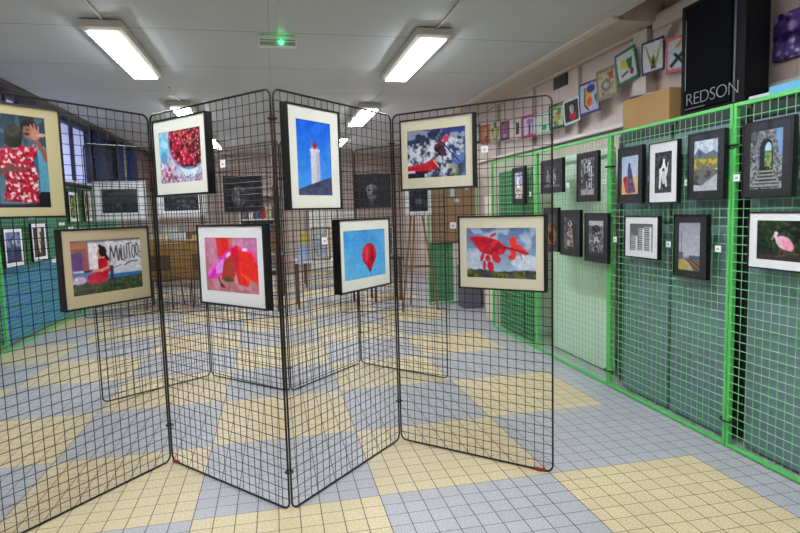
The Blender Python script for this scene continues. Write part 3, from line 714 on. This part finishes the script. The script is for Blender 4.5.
for x0, x1, y0 in ((.38,.62,.18),(.62,.92,.12),(.06,.34,.45)):
    c.rect(x0,x1,y0,1,(196,196,200)); n = int((1-y0)/.075)
    for k in range(n): c.rect(x0,x0+(x1-x0)*.7,y0+.075*k+.03,y0+.075*k+.06,(60,60,66))
    c.rect(x0+(x1-x0)*.78,x1,y0,1,(226,226,230))
gpic(c,3.39,3.768,1.055,1.348,(.058,.062,.048,.055),'white mounted black and white photo of apartment towers',WHITE_MAT)
c = CV(.19,.29,50,(160,160,172)); c.grad((152,152,166),(180,178,186),0,.7); c.line([(.14,.2),(.14,.8)],.02,(70,70,84)); c.line([(.1,.4),(.2,.4)],.01,(80,80,90)); c.line([(.14,.3),(.5,.5),(1,.42)],.006,(110,110,124)); c.poly([(0,.76),(1,.7),(1,1),(0,1)],(120,96,76)); c.rect(.5,1,.68,.75,(70,86,130)); c.rect(.02,.22,.62,.76,(90,96,120)); c.poly([(0,.78),(.26,.76),(.5,1),(0,1)],(170,160,80)); c.poly([(.26,.76),(.4,.76),(.72,1),(.48,1)],(176,160,140)); c.line([(.34,.76),(.9,.98)],.03,(70,44,36)); c.line([(.5,.74),(1,.9)],.03,(80,50,40))
gpic(c,2.948,3.24,.968,1.358,(.045,.06,.046,.05),'black framed photo of a grey sky above a railway line')
c = CV(.2,.3,46,(150,150,158)); c.spots(7,3,.5,(80,80,90)); c.ell(.4,.5,.18,.1,(40,38,44)); c.rect(.2,.4,.55,.8,(60,56,60)); c.rect(.62,.8,.2,.8,(200,200,206)); c.rect(.68,.74,.2,.9,(50,60,90)); c.ell(.6,.2,.2,.08,(206,206,212)); c.spots(12,8,.6,(30,30,34)); c.rect(0,1,.84,1,(170,166,160),.7)
gpic(c,4.13,4.45,1.46,1.857,(.055,.06,.055,.05),'black framed black and white photo of a harnessed horse')
c = CV(.3,.19,50,(52,52,58)); c.ell(.3,.6,.12,.3,(120,120,126)); c.ell(.62,.6,.12,.34,(150,150,156)); c.ell(.3,.3,.06,.09,(150,150,156)); c.ell(.62,.26,.06,.09,(176,176,182)); c.spots(12,5,.6,(36,36,42)); c.rect(.04,.96,.9,.93,(150,150,156))
gpic(c,4.70,5.116,1.553,1.855,(.045,.05,.05,.05),'wide black framed dim photo of two figures')
c = CV(.18,.28,46,(50,48,50)); c.rect(0,.3,0,1,(96,96,100)); c.ell(.5,.22,.16,.1,(206,206,208)); c.ell(.5,.2,.1,.07,(90,80,76)); c.poly([(.3,.34),(.7,.34),(.8,.9),(.3,.9)],(150,122,110)); c.line([(.3,.5),(.7,.6)],.08,(196,180,172)); c.spots(10,5,.58,(60,50,50)); c.ell(.4,.8,.12,.1,(176,160,150))
gpic(c,4.40,4.737,1.003,1.396,(.055,.075,.055,.06),'black framed small portrait with white head scarf')
c = CV(.2,.27,46,(90,90,94)); c.rect(0,1,0,.16,(196,196,200)); c.ell(.5,.3,.3,.16,(30,30,34)); c.rect(.3,.7,.38,.6,(70,70,76)); c.ell(.5,.6,.13,.1,(226,226,228)); c.ell(.5,.78,.12,.2,(36,36,40)); c.spots(12,9,.6,(170,170,174)); c.line([(.1,.4),(.9,.44)],.04,(40,40,44)); c.rect(0,1,.92,1,(60,60,64))
gpic(c,3.988,4.325,.979,1.368,(.06,.065,.065,.06),'black framed black and white photo of a motorbike')
c = CV(.2,.28,36,(60,44,34)); c.spots(6,3,.5,(150,104,50)); c.rect(0,1,0,.3,(60,74,90),.8); c.ell(.5,.75,.3,.12,(30,24,22))
gpic(c,4.78,5.06,1.02,1.42,(.05,.05,.06,.06),'black framed dark amber picture left of the head scarf portrait')
c = CV(.2,.28,36,(170,176,196)); c.rect(0,1,.5,1,(206,176,160)); c.rect(.3,.6,.2,.9,(226,226,232)); c.spots(8,4,.6,(90,90,110))
gpic(c,5.488,5.79,1.465,1.842,(.055,.055,.055,.055),'black framed pale picture beside the brown pinboard')
for y, z, lb in ((3.535,1.585,'between the rider and the dog pictures'),(3.17,1.535,'between the dog and the landscape pictures'),(2.775,1.54,'between the landscape and the stone arch pictures'),(2.355,1.54,'right of the stone arch picture'),
                 (3.335,1.145,'right of the apartment tower picture'),(2.90,1.14,'right of the railway picture'),(4.665,1.59,'right of the two dim figures picture'),(4.09,1.59,'right of the horse picture'),
                 (3.945,1.15,'right of the motorbike picture'),(4.365,1.25,'left of the motorbike picture'),(5.43,1.54,'right of the pale picture by the pinboard')):
    card((2.508, y, z), -PI/2, 'white caption card on the green fence '+lb, 'caption cards on the right fence', .045, .038)

# ------------------------------------------------------------------ embroidered squares on the right wall
H_EYE = 1.43
def quilt(cv, y, z0, w, h, label, roll=0.0, edge=(200,200,200), yaw=0.0):
    zc = H_EYE+(z0+h/2-H_EYE)*.957; y *= .957; yaw += .2; w *= .9; h *= .95; cv.a *= .86; cv.grain(.1, 14, int(y*10))
    o = canvas_obj('embroidered_square', cv, w, h, None, y=0, z0=-h/2, thick=.006, edge=edge, curl=.006)
    o.location = (2.90, y, zc); o.rotation_euler = (0, roll, -PI/2+yaw)
    return tag(o, label, 'textile', 'textile squares hung along the right wall')
def qbase(border, fill, b=.1):
    c = CV(.3,.3,34,border); c.rect(b,1-b,b,1-b,fill); return c
c = qbase((226,110,104),(196,214,226)); c.line([(.2,.8),(.85,.2)],.10,(40,30,36)); c.line([(.35,.3),(.5,.15)],.09,(220,150,40)); c.line([(.55,.4),(.85,.75)],.09,(50,36,40)); c.line([(.3,.5),(.6,.85)],.08,(40,30,36))
quilt(c,3.93,2.42,.30,.26,'red bordered textile square partly behind the loudspeaker',edge=(200,90,90))
c = qbase((58,44,104),(220,222,226),.09); c.poly([(.2,.2),(.42,.85),(.62,.85),(.86,.2),(.62,.6),(.5,.4),(.4,.6)],(176,176,74)); c.poly([(.5,.45),(.6,.85),(.4,.85)],(40,34,60)); c.line([(.2,.15),(.5,.8)],.03,(110,130,60)); c.line([(.85,.15),(.5,.8)],.03,(110,130,60))
quilt(c,4.27,2.475,.24,.265,'purple bordered textile square with yellow-green crossed leaves',roll=-.03,edge=(60,50,100))
c = qbase((44,120,100),(214,216,214),.1); c.ell(.38,.42,.14,.14,(220,210,70)); c.poly([(.5,.3),(.8,.3),(.7,.65),(.55,.6)],(40,110,60)); c.ell(.7,.72,.10,.10,(176,30,60)); c.line([(.25,.75),(.5,.68)],.06,(30,40,40))
quilt(c,4.63,2.48,.25,.28,'teal bordered textile square with yellow sun, hung as a diamond',roll=-.2,edge=(40,110,90))
c = qbase((150,128,92),(196,184,158),.12); c.poly([(.55,.2),(.8,.15),(.75,.4),(.6,.4)],(190,50,40)); c.ell(.45,.55,.22,.2,(120,122,120)); c.ell(.45,.55,.12,.1,(190,190,180)); c.ell(.3,.8,.08,.06,(180,60,50)); c.spots(8,4,.6,(150,140,120))
quilt(c,4.93,2.40,.28,.28,'brown and ochre textile square with red flower',roll=-.08,edge=(150,120,80))
c = qbase((70,60,140),(190,184,214),.09); c.ell(.45,.52,.15,.28,(230,170,60)); c.ell(.5,.62,.12,.14,(226,90,40)); c.ell(.58,.24,.2,.12,(60,50,120)); c.line([(.32,.2),(.28,.7),(.45,.86)],.05,(30,30,50)); c.poly([(.7,.5),(.9,.4),(.86,.8)],(40,120,130)); c.rect(0,.1,0,.5,(50,130,130))
quilt(c,5.24,2.315,.30,.31,'violet textile square with an orange and yellow figure',roll=-.06,edge=(70,60,130))
c = qbase((230,230,230),(44,52,56),.1); c.ell(.55,.7,.2,.16,(196,30,60)); c.ell(.5,.42,.12,.18,(150,150,140)); c.line([(.4,.3),(.45,.6)],.04,(220,210,200))
quilt(c,5.58,2.275,.26,.25,'white bordered black textile square with a red flower',roll=-.10)
c = qbase((40,80,64),(206,206,176),.12); c.spots(8,3,.58,(90,130,70),c.pmask([(.12,.12),(.88,.12),(.88,.88),(.12,.88)])); c.ell(.45,.55,.12,.12,(200,170,80)); c.ell(.6,.4,.08,.08,(170,80,80))
quilt(c,5.90,2.265,.28,.27,'dark green bordered textile square with cream leaves',roll=-.03,edge=(40,70,60))
c = qbase((170,206,190),(206,222,206),.1); c.ell(.55,.7,.14,.12,(60,150,120)); c.ell(.6,.35,.1,.1,(226,180,170))
quilt(c,6.22,2.25,.27,.25,'mint green textile square behind the mesh panel corner')
c = qbase((190,40,110),(214,200,220),.12); c.line([(.5,.3),(.5,.85)],.1,(60,40,90)); c.ell(.5,.3,.16,.12,(150,110,170)); c.ell(.5,.9,.2,.08,(210,60,80))
quilt(c,6.60,2.26,.33,.27,'bright magenta bordered textile square')
c = qbase((220,170,186),(226,206,196),.1); c.rect(.5,.75,.25,.75,(60,30,40)); c.ell(.5,.85,.14,.1,(226,220,180)); c.ell(.4,.2,.15,.1,(140,190,180))
quilt(c,7.00,2.28,.28,.28,'pink textile square with a dark brown shape')
c = qbase((74,34,70),(120,90,120),.12); c.ell(.5,.4,.18,.15,(206,60,120)); c.ell(.5,.75,.15,.1,(190,180,200))
quilt(c,7.36,2.32,.22,.25,'small dark plum textile square')
c = qbase((190,150,140),(196,180,150),.05); c.poly([(.1,.3),(.9,.25),(.75,.8),(.4,.85)],(150,130,60)); c.ell(.5,.5,.15,.3,(214,200,130)); c.rect(.4,.6,.0,.3,(60,110,70))
quilt(c,7.70,2.34,.28,.27,'olive and cream textile square shaped like a leafy vase')
c = qbase((160,80,50),(190,110,70),.12); c.ell(.5,.4,.2,.2,(206,140,80)); c.ell(.55,.7,.15,.12,(150,60,60))
quilt(c,8.08,2.36,.28,.27,'rust orange textile square')
c = qbase((40,36,46),(190,196,206),.14); c.rect(.2,.4,.4,.85,(180,160,100))
quilt(c,8.5,2.40,.30,.29,'black bordered pale textile square, farthest along the wall',edge=(40,40,46))
qy = sorted((o for o in COL.objects if o.name.startswith('embroidered_square')), key=lambda o: o.location.y)
bm = bmesh.new(); tube(bm, [(2.905, 3.6, 2.70)]+[(2.905, o.location.y, o.location.z+o.dimensions.z*.45) for o in qy]+[(2.905, 9.0, 2.62)], .0018, 5)
tag(obj('hanging_string', bm, mat('pale_string', (190,180,170), .8)), 'thin string carrying the textile squares along the right wall', 'string')
# purple picture at right edge
c = CV(.4,.28,40,(74,52,110)); c.spots(6,3,.5,(104,80,150)); c.spots(7,8,.58,(176,156,196)); c.spots(6,12,.62,(40,24,70)); c.spots(9,15,.7,(220,214,226))
o = canvas_obj('purple_canvas', c, .40, .27, None, y=-.03, z0=-.135, thick=.028, edge=(50,40,80))
o.location = (3.045, 2.89, 2.40); o.rotation_euler = (0, 0, -PI/2); tag(o, 'purple abstract canvas on the wall right of the loudspeaker', 'picture')
bm = bmesh.new(); bmesh.ops.create_uvsphere(bm, u_segments=12, v_segments=8, radius=.012)
o = obj('yellow_pin', bm, mat('yellow_plastic', (190,180,70), .5), None, True); o.location = (3.036, 3.14, 2.47); tag(o, 'small yellow pin in the wall beside the loudspeaker', 'pin')

# ------------------------------------------------------------------ left green fence with blue boards
gl = 'green fence along the left wall'
yy = [4.55, 7.05, 9.55, 12.05]
pos = ['nearest the viewer', 'holding the harbour photo', 'farthest away']
BLUE = mat('blue_board', (34,98,172), .55, var=.12, scale=3); DTEAL = mat('dark_teal_board', (38,82,84), .6, var=.15, scale=3)
for i in range(3):
    green_panel(2.494, 'green mesh fence panel '+pos[i], (-2.93, yy[i], 0), PI/2, gl, 1.93)
    t = thing('blue_backing_board', 'blue board with teal top behind the left fence panel '+pos[i], 'board', (-3.0, yy[i]+1.25, 0), 0, 'boards behind the left fence')
    B('lower_sheet', (-.01,.01,-1.18,1.18,.06,.90), BLUE, t); B('upper_sheet', (-.01,.01,-1.22,1.22,.905,1.86), DTEAL, t)
def lpic(cv, y, z0, w, h, label, mount, ins=.05):
    picture(cv, w, h, w-2*ins, h-2*ins, label, (-2.909, y, z0), PI/2, mount, 'pictures on the left green fence', depth=.025, back=-.004, lip=.006)
c = CV(.3,.36,36,(110,130,170)); c.rect(0,1,.5,1,(40,56,96)); c.rect(.3,.5,.2,.8,(70,80,110)); c.ell(.6,.35,.2,.12,(170,180,206)); c.spots(8,4,.6,(60,70,100))
lpic(c,7.32,.92,.48,.44,'white mounted photo of blue harbour at the left edge',WHITE_MAT)
c = CV(.3,.38,36,(60,50,54)); c.poly([(.4,0),(.75,0),(.6,.6),(.55,.9),(.4,.7)],(206,206,186)); c.spots(6,5,.6,(90,70,60))
lpic(c,8.06,.93,.46,.47,'white mounted dark photo with a pale waterfall shape',WHITE_MAT)
c = CV(.3,.38,36,(120,160,60)); c.rect(0,.6,0,1,(50,50,34)); c.line([(.2,1),(.7,.3),(.6,.1)],.06,(160,110,60)); c.spots(7,5,.6,(150,190,70))
lpic(c,9.44,1.40,.40,.44,'white mounted green leaf photo beside the dancing couple frame',WHITE_MAT)
c = CV(.3,.38,30,(150,150,110)); c.rect(0,.5,0,1,(60,60,50)); c.spots(6,3,.5,(200,190,150))
lpic(c,10.12,1.40,.36,.48,'narrow pale photo just left of the large grey framed print',WHITE_MAT)
for y, z, k in ((7.95,1.46,'above the waterfall picture'),(8.95,1.36,'right of the waterfall picture, upper'),(9.3,1.30,'under the green leaf picture'),(8.55,.87,'right of the waterfall picture, lower')):
    card((-2.912, y, z), PI/2, 'white caption card on the left fence '+k, 'caption cards on the left fence', .22 if z > 1 else .14, .035 if z > 1 else .06)

# ------------------------------------------------------------------ the far end of the room, seen through the meshes
g3 = 'far row of mesh panels'
mesh_panel((-2.75,9.1), (-1.75,9.15), 'far mesh panel holding the large grey framed print', g3)
mesh_panel((-1.75,9.15), (-.80,9.1), 'far mesh panel holding the dark print under the cherries', g3)
mesh_panel((-.85,8.05), (.12,8.2), 'far mesh panel holding the dark face picture', g3)
mesh_panel((.85,8.2), (1.75,8.1), 'far mesh panel holding the white flower picture', g3)
def far_pic(cv, x, y, z0, w, h, label, mount, ins, fm=None, rz=0.0, **k):
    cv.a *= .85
    return picture(cv, w, h, w-2*ins, h-2*ins, label, (x, y, z0), rz, mount, 'pictures at the far end', framemat=fm, **k)
LG = mat('pale_grey_frame', (176,180,180), .5)
c = CV(.46,.32,40,(66,70,80)); c.grad((90,94,104),(40,42,50)); c.rect(0,1,.62,.72,(26,26,34)); c.ell(.46,.68,.08,.07,(110,116,124)); c.spots(6,4,.6,(50,54,66))
far_pic(c,-2.15,9.08,1.40,.70,.56,'large pale grey framed dark seascape print left of the far row',WHITE_MAT,.11,LG,lip=.03)
c = CV(.44,.28,40,(44,46,52)); c.rect(0,1,0,.4,(70,74,84)); c.spots(8,4,.6,(110,114,120))
far_pic(c,-1.32,9.08,1.42,.68,.52,'pale grey framed dark print right below the cherries photograph',WHITE_MAT,.10,LG,lip=.03)
c = CV(.4,.4,44,(30,34,44)); c.ell(.38,.56,.22,.32,(110,114,124)); c.ell(.46,.5,.08,.06,(30,30,36)); c.ell(.34,.72,.12,.08,(150,156,166)); c.ell(.62,.55,.1,.14,(50,54,64)); c.line([(.3,.3),(.4,.6)],.05,(170,176,186)); c.rect(0,1,0,.1,(24,28,30)); c.spots(9,4,.62,(70,76,88))
far_pic(c,-.40,8.11,1.47,.50,.48,'black framed picture of a shadowy face',BLK_MAT,.035,rz=.12)
c = CV(.42,.4,44,(40,38,52)); c.ell(.48,.55,.14,.28,(150,148,160)); c.ell(.42,.45,.1,.14,(190,188,198)); c.ell(.54,.42,.09,.12,(170,168,180)); c.spots(8,4,.62,(70,66,84)); c.line([(.48,.8),(.48,.95)],.02,(110,110,120))
far_pic(c,1.36,8.14,1.48,.52,.47,'black framed picture of a pale flower on dark ground',BLK_MAT,.03,rz=-.1)
WOOD = mat('light_wood', (150,112,74), .6, var=.1, scale=6); BRN = mat('brown_wood', (104,72,48), .6, var=.15, scale=6)
c = CV(.2,.3,36,(70,72,96)); c.spots(8,5,.5,(36,36,56)); c.rect(.3,.7,.5,.7,(120,124,150)); c.line([(.3,.1),(.3,.9)],.05,(30,30,50)); c.line([(.7,.1),(.7,.9)],.05,(30,30,50))
far_pic(c,1.98,8.00,1.36,.37,.46,'white mounted dark blue photo hanging below the kayak photograph',WHITE_MAT,.055,mat('white_frame',(214,214,220),.5),back=-.03)
t = thing('wooden_easel', 'slim wooden easel standing left of the green mesh under the pinboard', 'easel', (1.97,8.05,0))
for s, a in ((-1, 0), (1, 0)):
    bm = bmesh.new(); tube(bm, [(s*.26,-.12,0),(s*.03,.02,1.75)], .016, 6); obj('leg', bm, WOOD, t)
bm = bmesh.new(); tube(bm, [(0,.5,0),(0,.04,1.7)], .016, 6); obj('leg', bm, WOOD, t)
B('tray', (-.2,.2,-.09,-.03,.62,.65), WOOD, t)
t = thing('wooden_post', 'brown wooden post left of the lighthouse photograph', 'post', (.03,8.7,0))
B('lower_post', (-.045,.045,-.045,.045,0,1.85), BRN, t); B('upper_post', (-.045,.045,-.045,.045,1.85,2.868), mat('pink_beige_paint', (180,150,138), .6), t)
# pinboard on the cross fence
t = thing('pinboard', 'large brown pinboard hung on the green cross fence', 'pinboard', (2.6,8.36,.94))
B('board', (-.33,.36,-.02,.012,0,1.06), mat('brown_cork', (156,128,98), .85, var=.05, scale=6), t)
B('top_rail', (-.33,.36,-.028,.012,1.06,1.075), mat('dark_rail', (40,34,32), .6), t)
B('bottom_rail', (-.33,.36,-.028,.012,-.015,0), mat('dark_rail', (40,34,32), .6), t)
t2 = [(-.0,.76,.07,.16,'narrow pale blue note pinned on the brown pinboard'),(.06,.62,.08,.05,'white slip pinned low at the middle of the brown pinboard'),(.22,.80,.05,.05,'small white slip pinned at the right of the brown pinboard')]
for x, z, w, h, lb in t2:
    tag(B('pinned_note', (2.6+x-w/2,2.6+x+w/2,8.335,8.338,.94+z-h/2,.94+z+h/2), mat('note_paper', (196,206,216), .8)), lb, 'note', 'notes on the pinboard')
tag(B('green_sheet', (2.25,2.62,8.43,8.45,.05,.95), mat('mid_green_sheet', (84,142,104), .6)), 'green sheet behind the cross fence below the pinboard', 'sheet')
t = thing('grey_cabinet', 'low dark grey cabinet under the pinboard beside the green mesh', 'cabinet', (2.74,8.05,0))
B('body', (-.13,.13,-.15,.15,0,.62), mat('mid_grey_metal', (92,92,102), .5), t, .004); B('door', (-.12,.12,-.156,-.15,.03,.6), mat('mid_grey_door', (98,98,108), .5), t)
tag(B('cream_panel', (2.92,3.0,7.9,8.3,0,.9), mat('pale_cream', (212,204,186), .6)), 'pale cream panel on the floor right of the grey cabinet', 'panel')
# tables and their contents
def table(x, y, w, d, h, top, label, skirt=None):
    t = thing('table', label, 'table', (x, y, 0), 0, 'tables at the far end')
    B('tabletop', (-w/2,w/2,-d/2,d/2,h-.03,h), top, t, .003)
    for sx in (-1, 1):
        for sy in (-1, 1): B('leg', (sx*(w/2-.05)-.018,sx*(w/2-.05)+.018,sy*(d/2-.05)-.018,sy*(d/2-.05)+.018,0,h-.03), BRN, t)
    if skirt: B('modesty_panel', (-w/2+.03,w/2-.03,-d/2+.01,-d/2+.03,.38,h-.04), skirt, t)
    return t
WT = mat('white_tabletop', (206,206,210), .5)
OAK = mat('oak_panel', (168,128,66), .6, var=.12, scale=5)
table(-1.55,10.4,1.0,.7,1.04,OAK,'tall oak counter table with front panel, left of the poppy photograph',OAK)
table(-.4,10.6,1.1,.6,.76,WT,'white table behind the poppy photograph')
table(.75,9.0,1.0,.6,.72,WT,'white table with a wooden frame behind the balloon photograph')
table(1.3,11.6,1.6,.7,.76,WT,'long white table farthest on the right side')
table(-1.6,12.6,1.8,.7,.76,WT,'long white table farthest on the left side')
items = [(-1.9,10.4,1.04,.22,.2,.1,(222,206,170),'cream box on the oak counter, left end'),(-1.6,10.45,1.04,.2,.2,.14,(206,214,224),'pale blue box on the oak counter, middle'),(-1.25,10.4,1.04,.24,.2,.08,(226,200,110),'yellow box on the oak counter, right end'),
 (-.75,10.6,.76,.24,.24,.3,(60,96,150),'blue box on the white table behind the poppy'),(-.35,10.6,.76,.3,.24,.2,(196,196,204),'pale grey box on the white table behind the poppy'),(0.0,10.6,.76,.22,.24,.36,(120,90,64),'brown box on the white table behind the poppy'),
 (.42,9.1,.72,.2,.2,.24,(160,176,206),'pale blue carton on the table behind the balloon photograph'),(.42,9.1,.96,.14,.14,.16,(196,176,80),'yellow carton stacked on the pale blue carton'),
 (.95,11.6,.76,.3,.25,.3,(210,196,176),'cream carton on the far right table'),(1.4,11.6,.76,.35,.25,.42,(176,186,206),'blue-grey carton on the far right table'),(1.85,11.6,.76,.25,.25,.25,(150,110,90),'brown carton on the far right table'),
 (-2.1,12.6,.76,.3,.25,.5,(206,206,200),'white carton on the far left table'),(-1.6,12.6,.76,.35,.25,.36,(120,100,80),'brown carton on the far left table'),(-1.1,12.6,.76,.3,.25,.44,(176,186,180),'grey-green carton on the far left table')]
for k, (x, y, z, w, d, h, cc, lb) in enumerate(items):
    t = thing('storage_carton', lb, 'box', (x, y, z), 0, 'cartons on the far tables')
    B('body', (-w/2,w/2,-d/2,d/2,0,h*.86), mat('carton_%d' % k, cc, .8), t, .003)
    B('lid', (-w/2-.004,w/2+.004,-d/2-.004,d/2+.004,h*.86,h), mat('carton_lid_%d' % k, tuple(int(v*.9) for v in cc), .8), t, .002)
c = CV(.2,.36,30,(196,206,220)); c.spots(8,4,.5,(150,170,196)); c.spots(6,9,.6,(226,226,220))
far_pic(c,.66,8.78,.722,.29,.50,'light wood framed pale picture leaning on the table by the balloon',IVORY_MAT,.05,WOOD,lip=.025,depth=.03,back=0)
c = CV(.2,.36,30,(90,120,120)); c.rect(.2,.9,.1,.4,(60,80,100)); c.spots(6,9,.6,(196,196,180))
far_pic(c,1.72,9.02,.70,.26,.52,'light wood framed picture just right of the balloon photograph',IVORY_MAT,.05,WOOD,lip=.03,depth=.03,back=0)
table(1.72,9.25,.5,.5,.70,BRN,'small brown table carrying the wood framed picture')
# potted plant
t = thing('potted_plant', 'small bright green potted plant on the white table', 'plant', (.62,9.15,.72))
bm = bmesh.new(); tube(bm, [(0,0,0),(0,0,.1)], [.045,.06], 14); obj('pot', bm, mat('dark_pot', (40,40,44), .6), t)
bm = bmesh.new()
for k in range(26):
    a = random.uniform(0, 2*PI); r = random.uniform(.05,.1); h = random.uniform(.12,.26); w = .012
    p0 = Vector((0,0,.09)); p1 = Vector((r*.6*math.cos(a), r*.6*math.sin(a), h)); p2 = Vector((r*1.2*math.cos(a), r*1.2*math.sin(a), h-.02)); sd = Vector((-math.sin(a), math.cos(a), 0))*w
    v = [bm.verts.new(q) for q in (p0-sd*.3, p0+sd*.3, p1+sd, p1-sd, p2)]
    bm.faces.new((v[0],v[1],v[2],v[3])); bm.faces.new((v[3],v[2],v[4]))
obj('leaves', bm, mat('leaf_green', (110,190,60), .6), t)
# chairs with dark red legs near the counter
def chair(x, y, rz, label):
    t = thing('chair', label, 'chair', (x, y, 0), rz, 'chairs by the oak counter')
    R_ = mat('dark_red_metal', (96,40,48), .5)
    B('seat', (-.2,.2,-.2,.2,.43,.46), BRN, t, .006); B('backrest', (-.2,.2,.19,.21,.6,.85), BRN, t, .006)
    for sx in (-1, 1):
        for sy in (-1, 1):
            bm = bmesh.new(); tube(bm, [(sx*.21,sy*.22,0),(sx*.18,sy*.18,.44)]+([(sx*.18,.2,.84)] if sy > 0 else []), .011, 6); obj('leg', bm, R_, t)
chair(-1.75,9.75,2.9,'dark chair left of the two in front of the oak counter'); chair(-1.15,9.8,3.4,'dark chair right of the two in front of the oak counter')
# shelving on the far wall
t = thing('bookshelf', 'white bookshelf against the far wall behind the face picture', 'shelf', (-.3,14.3,0))
W_ = mat('white_shelf', (214,212,206), .6)
B('side_panel', (-.5,-.47,-.2,.2,0,1.9), W_, t); B('side_panel', (.47,.5,-.2,.2,0,1.9), W_, t)
for z in (.1,.5,.9,1.3,1.87): B('shelf', (-.47,.47,-.2,.2,z,z+.03), W_, t)
bc = [(60,90,150),(170,60,50),(206,196,150),(60,110,80),(120,120,130),(226,214,206)]
bn = ['blue','red','cream','green','grey','white']
for j, z in enumerate((.53,.93,1.33)):
    for k in range(6):
        q = (k+2*j) % 6
        tag(B('binder', (-.74+.14*k,-.63+.14*k,14.13,14.4,z,z+.28), mat('binder_'+bn[q], bc[q], .7)), bn[q]+' binder on the '+('lowest','middle','upper')[j]+' row of the white bookshelf', 'binder', 'binders on the bookshelf')
t = thing('wall_cupboard', 'pale cupboard against the far wall behind the flower picture', 'cupboard', (1.4,14.3,0))
B('body', (-.6,.6,-.22,.22,0,1.5), mat('pale_cupboard', (190,176,160), .6), t, .005); B('door', (-.59,-.005,-.24,-.222,.05,1.47), W_, t); B('door', (.005,.59,-.24,-.222,.05,1.47), W_, t)

# ------------------------------------------------------------------ camera, world, view
F = 581.7; pt = .0954; rl = -.0278; yw = .2094; H = 1.4288
cy, sy, cp, sp = math.cos(yw), math.sin(yw), math.cos(pt), math.sin(pt)
fw = Vector((sy*cp, cy*cp, -sp)); r = Vector((cy, -sy, 0)); u = r.cross(fw)
Rr = math.cos(rl)*r+math.sin(rl)*u; Uu = -math.sin(rl)*r+math.cos(rl)*u
cam = bpy.data.cameras.new('camera'); co = bpy.data.objects.new('camera', cam); COL.objects.link(co)
cam.sensor_width = 36; cam.lens = F*36/800; cam.clip_start = .05
M = Matrix(((Rr.x, Uu.x, -fw.x, 0), (Rr.y, Uu.y, -fw.y, 0), (Rr.z, Uu.z, -fw.z, H), (0,0,0,1)))
co.matrix_world = M
S.camera = co
w = bpy.data.worlds.new('world'); S.world = w; w.use_nodes = True
w.node_tree.nodes['Background'].inputs[0].default_value = (.6,.7,.9,1); w.node_tree.nodes['Background'].inputs[1].default_value = .5
vs = S.view_settings; vs.view_transform = 'Standard'; vs.look = 'None'; vs.gamma = 1; vs.exposure = 0.0; vs.use_curve_mapping = False
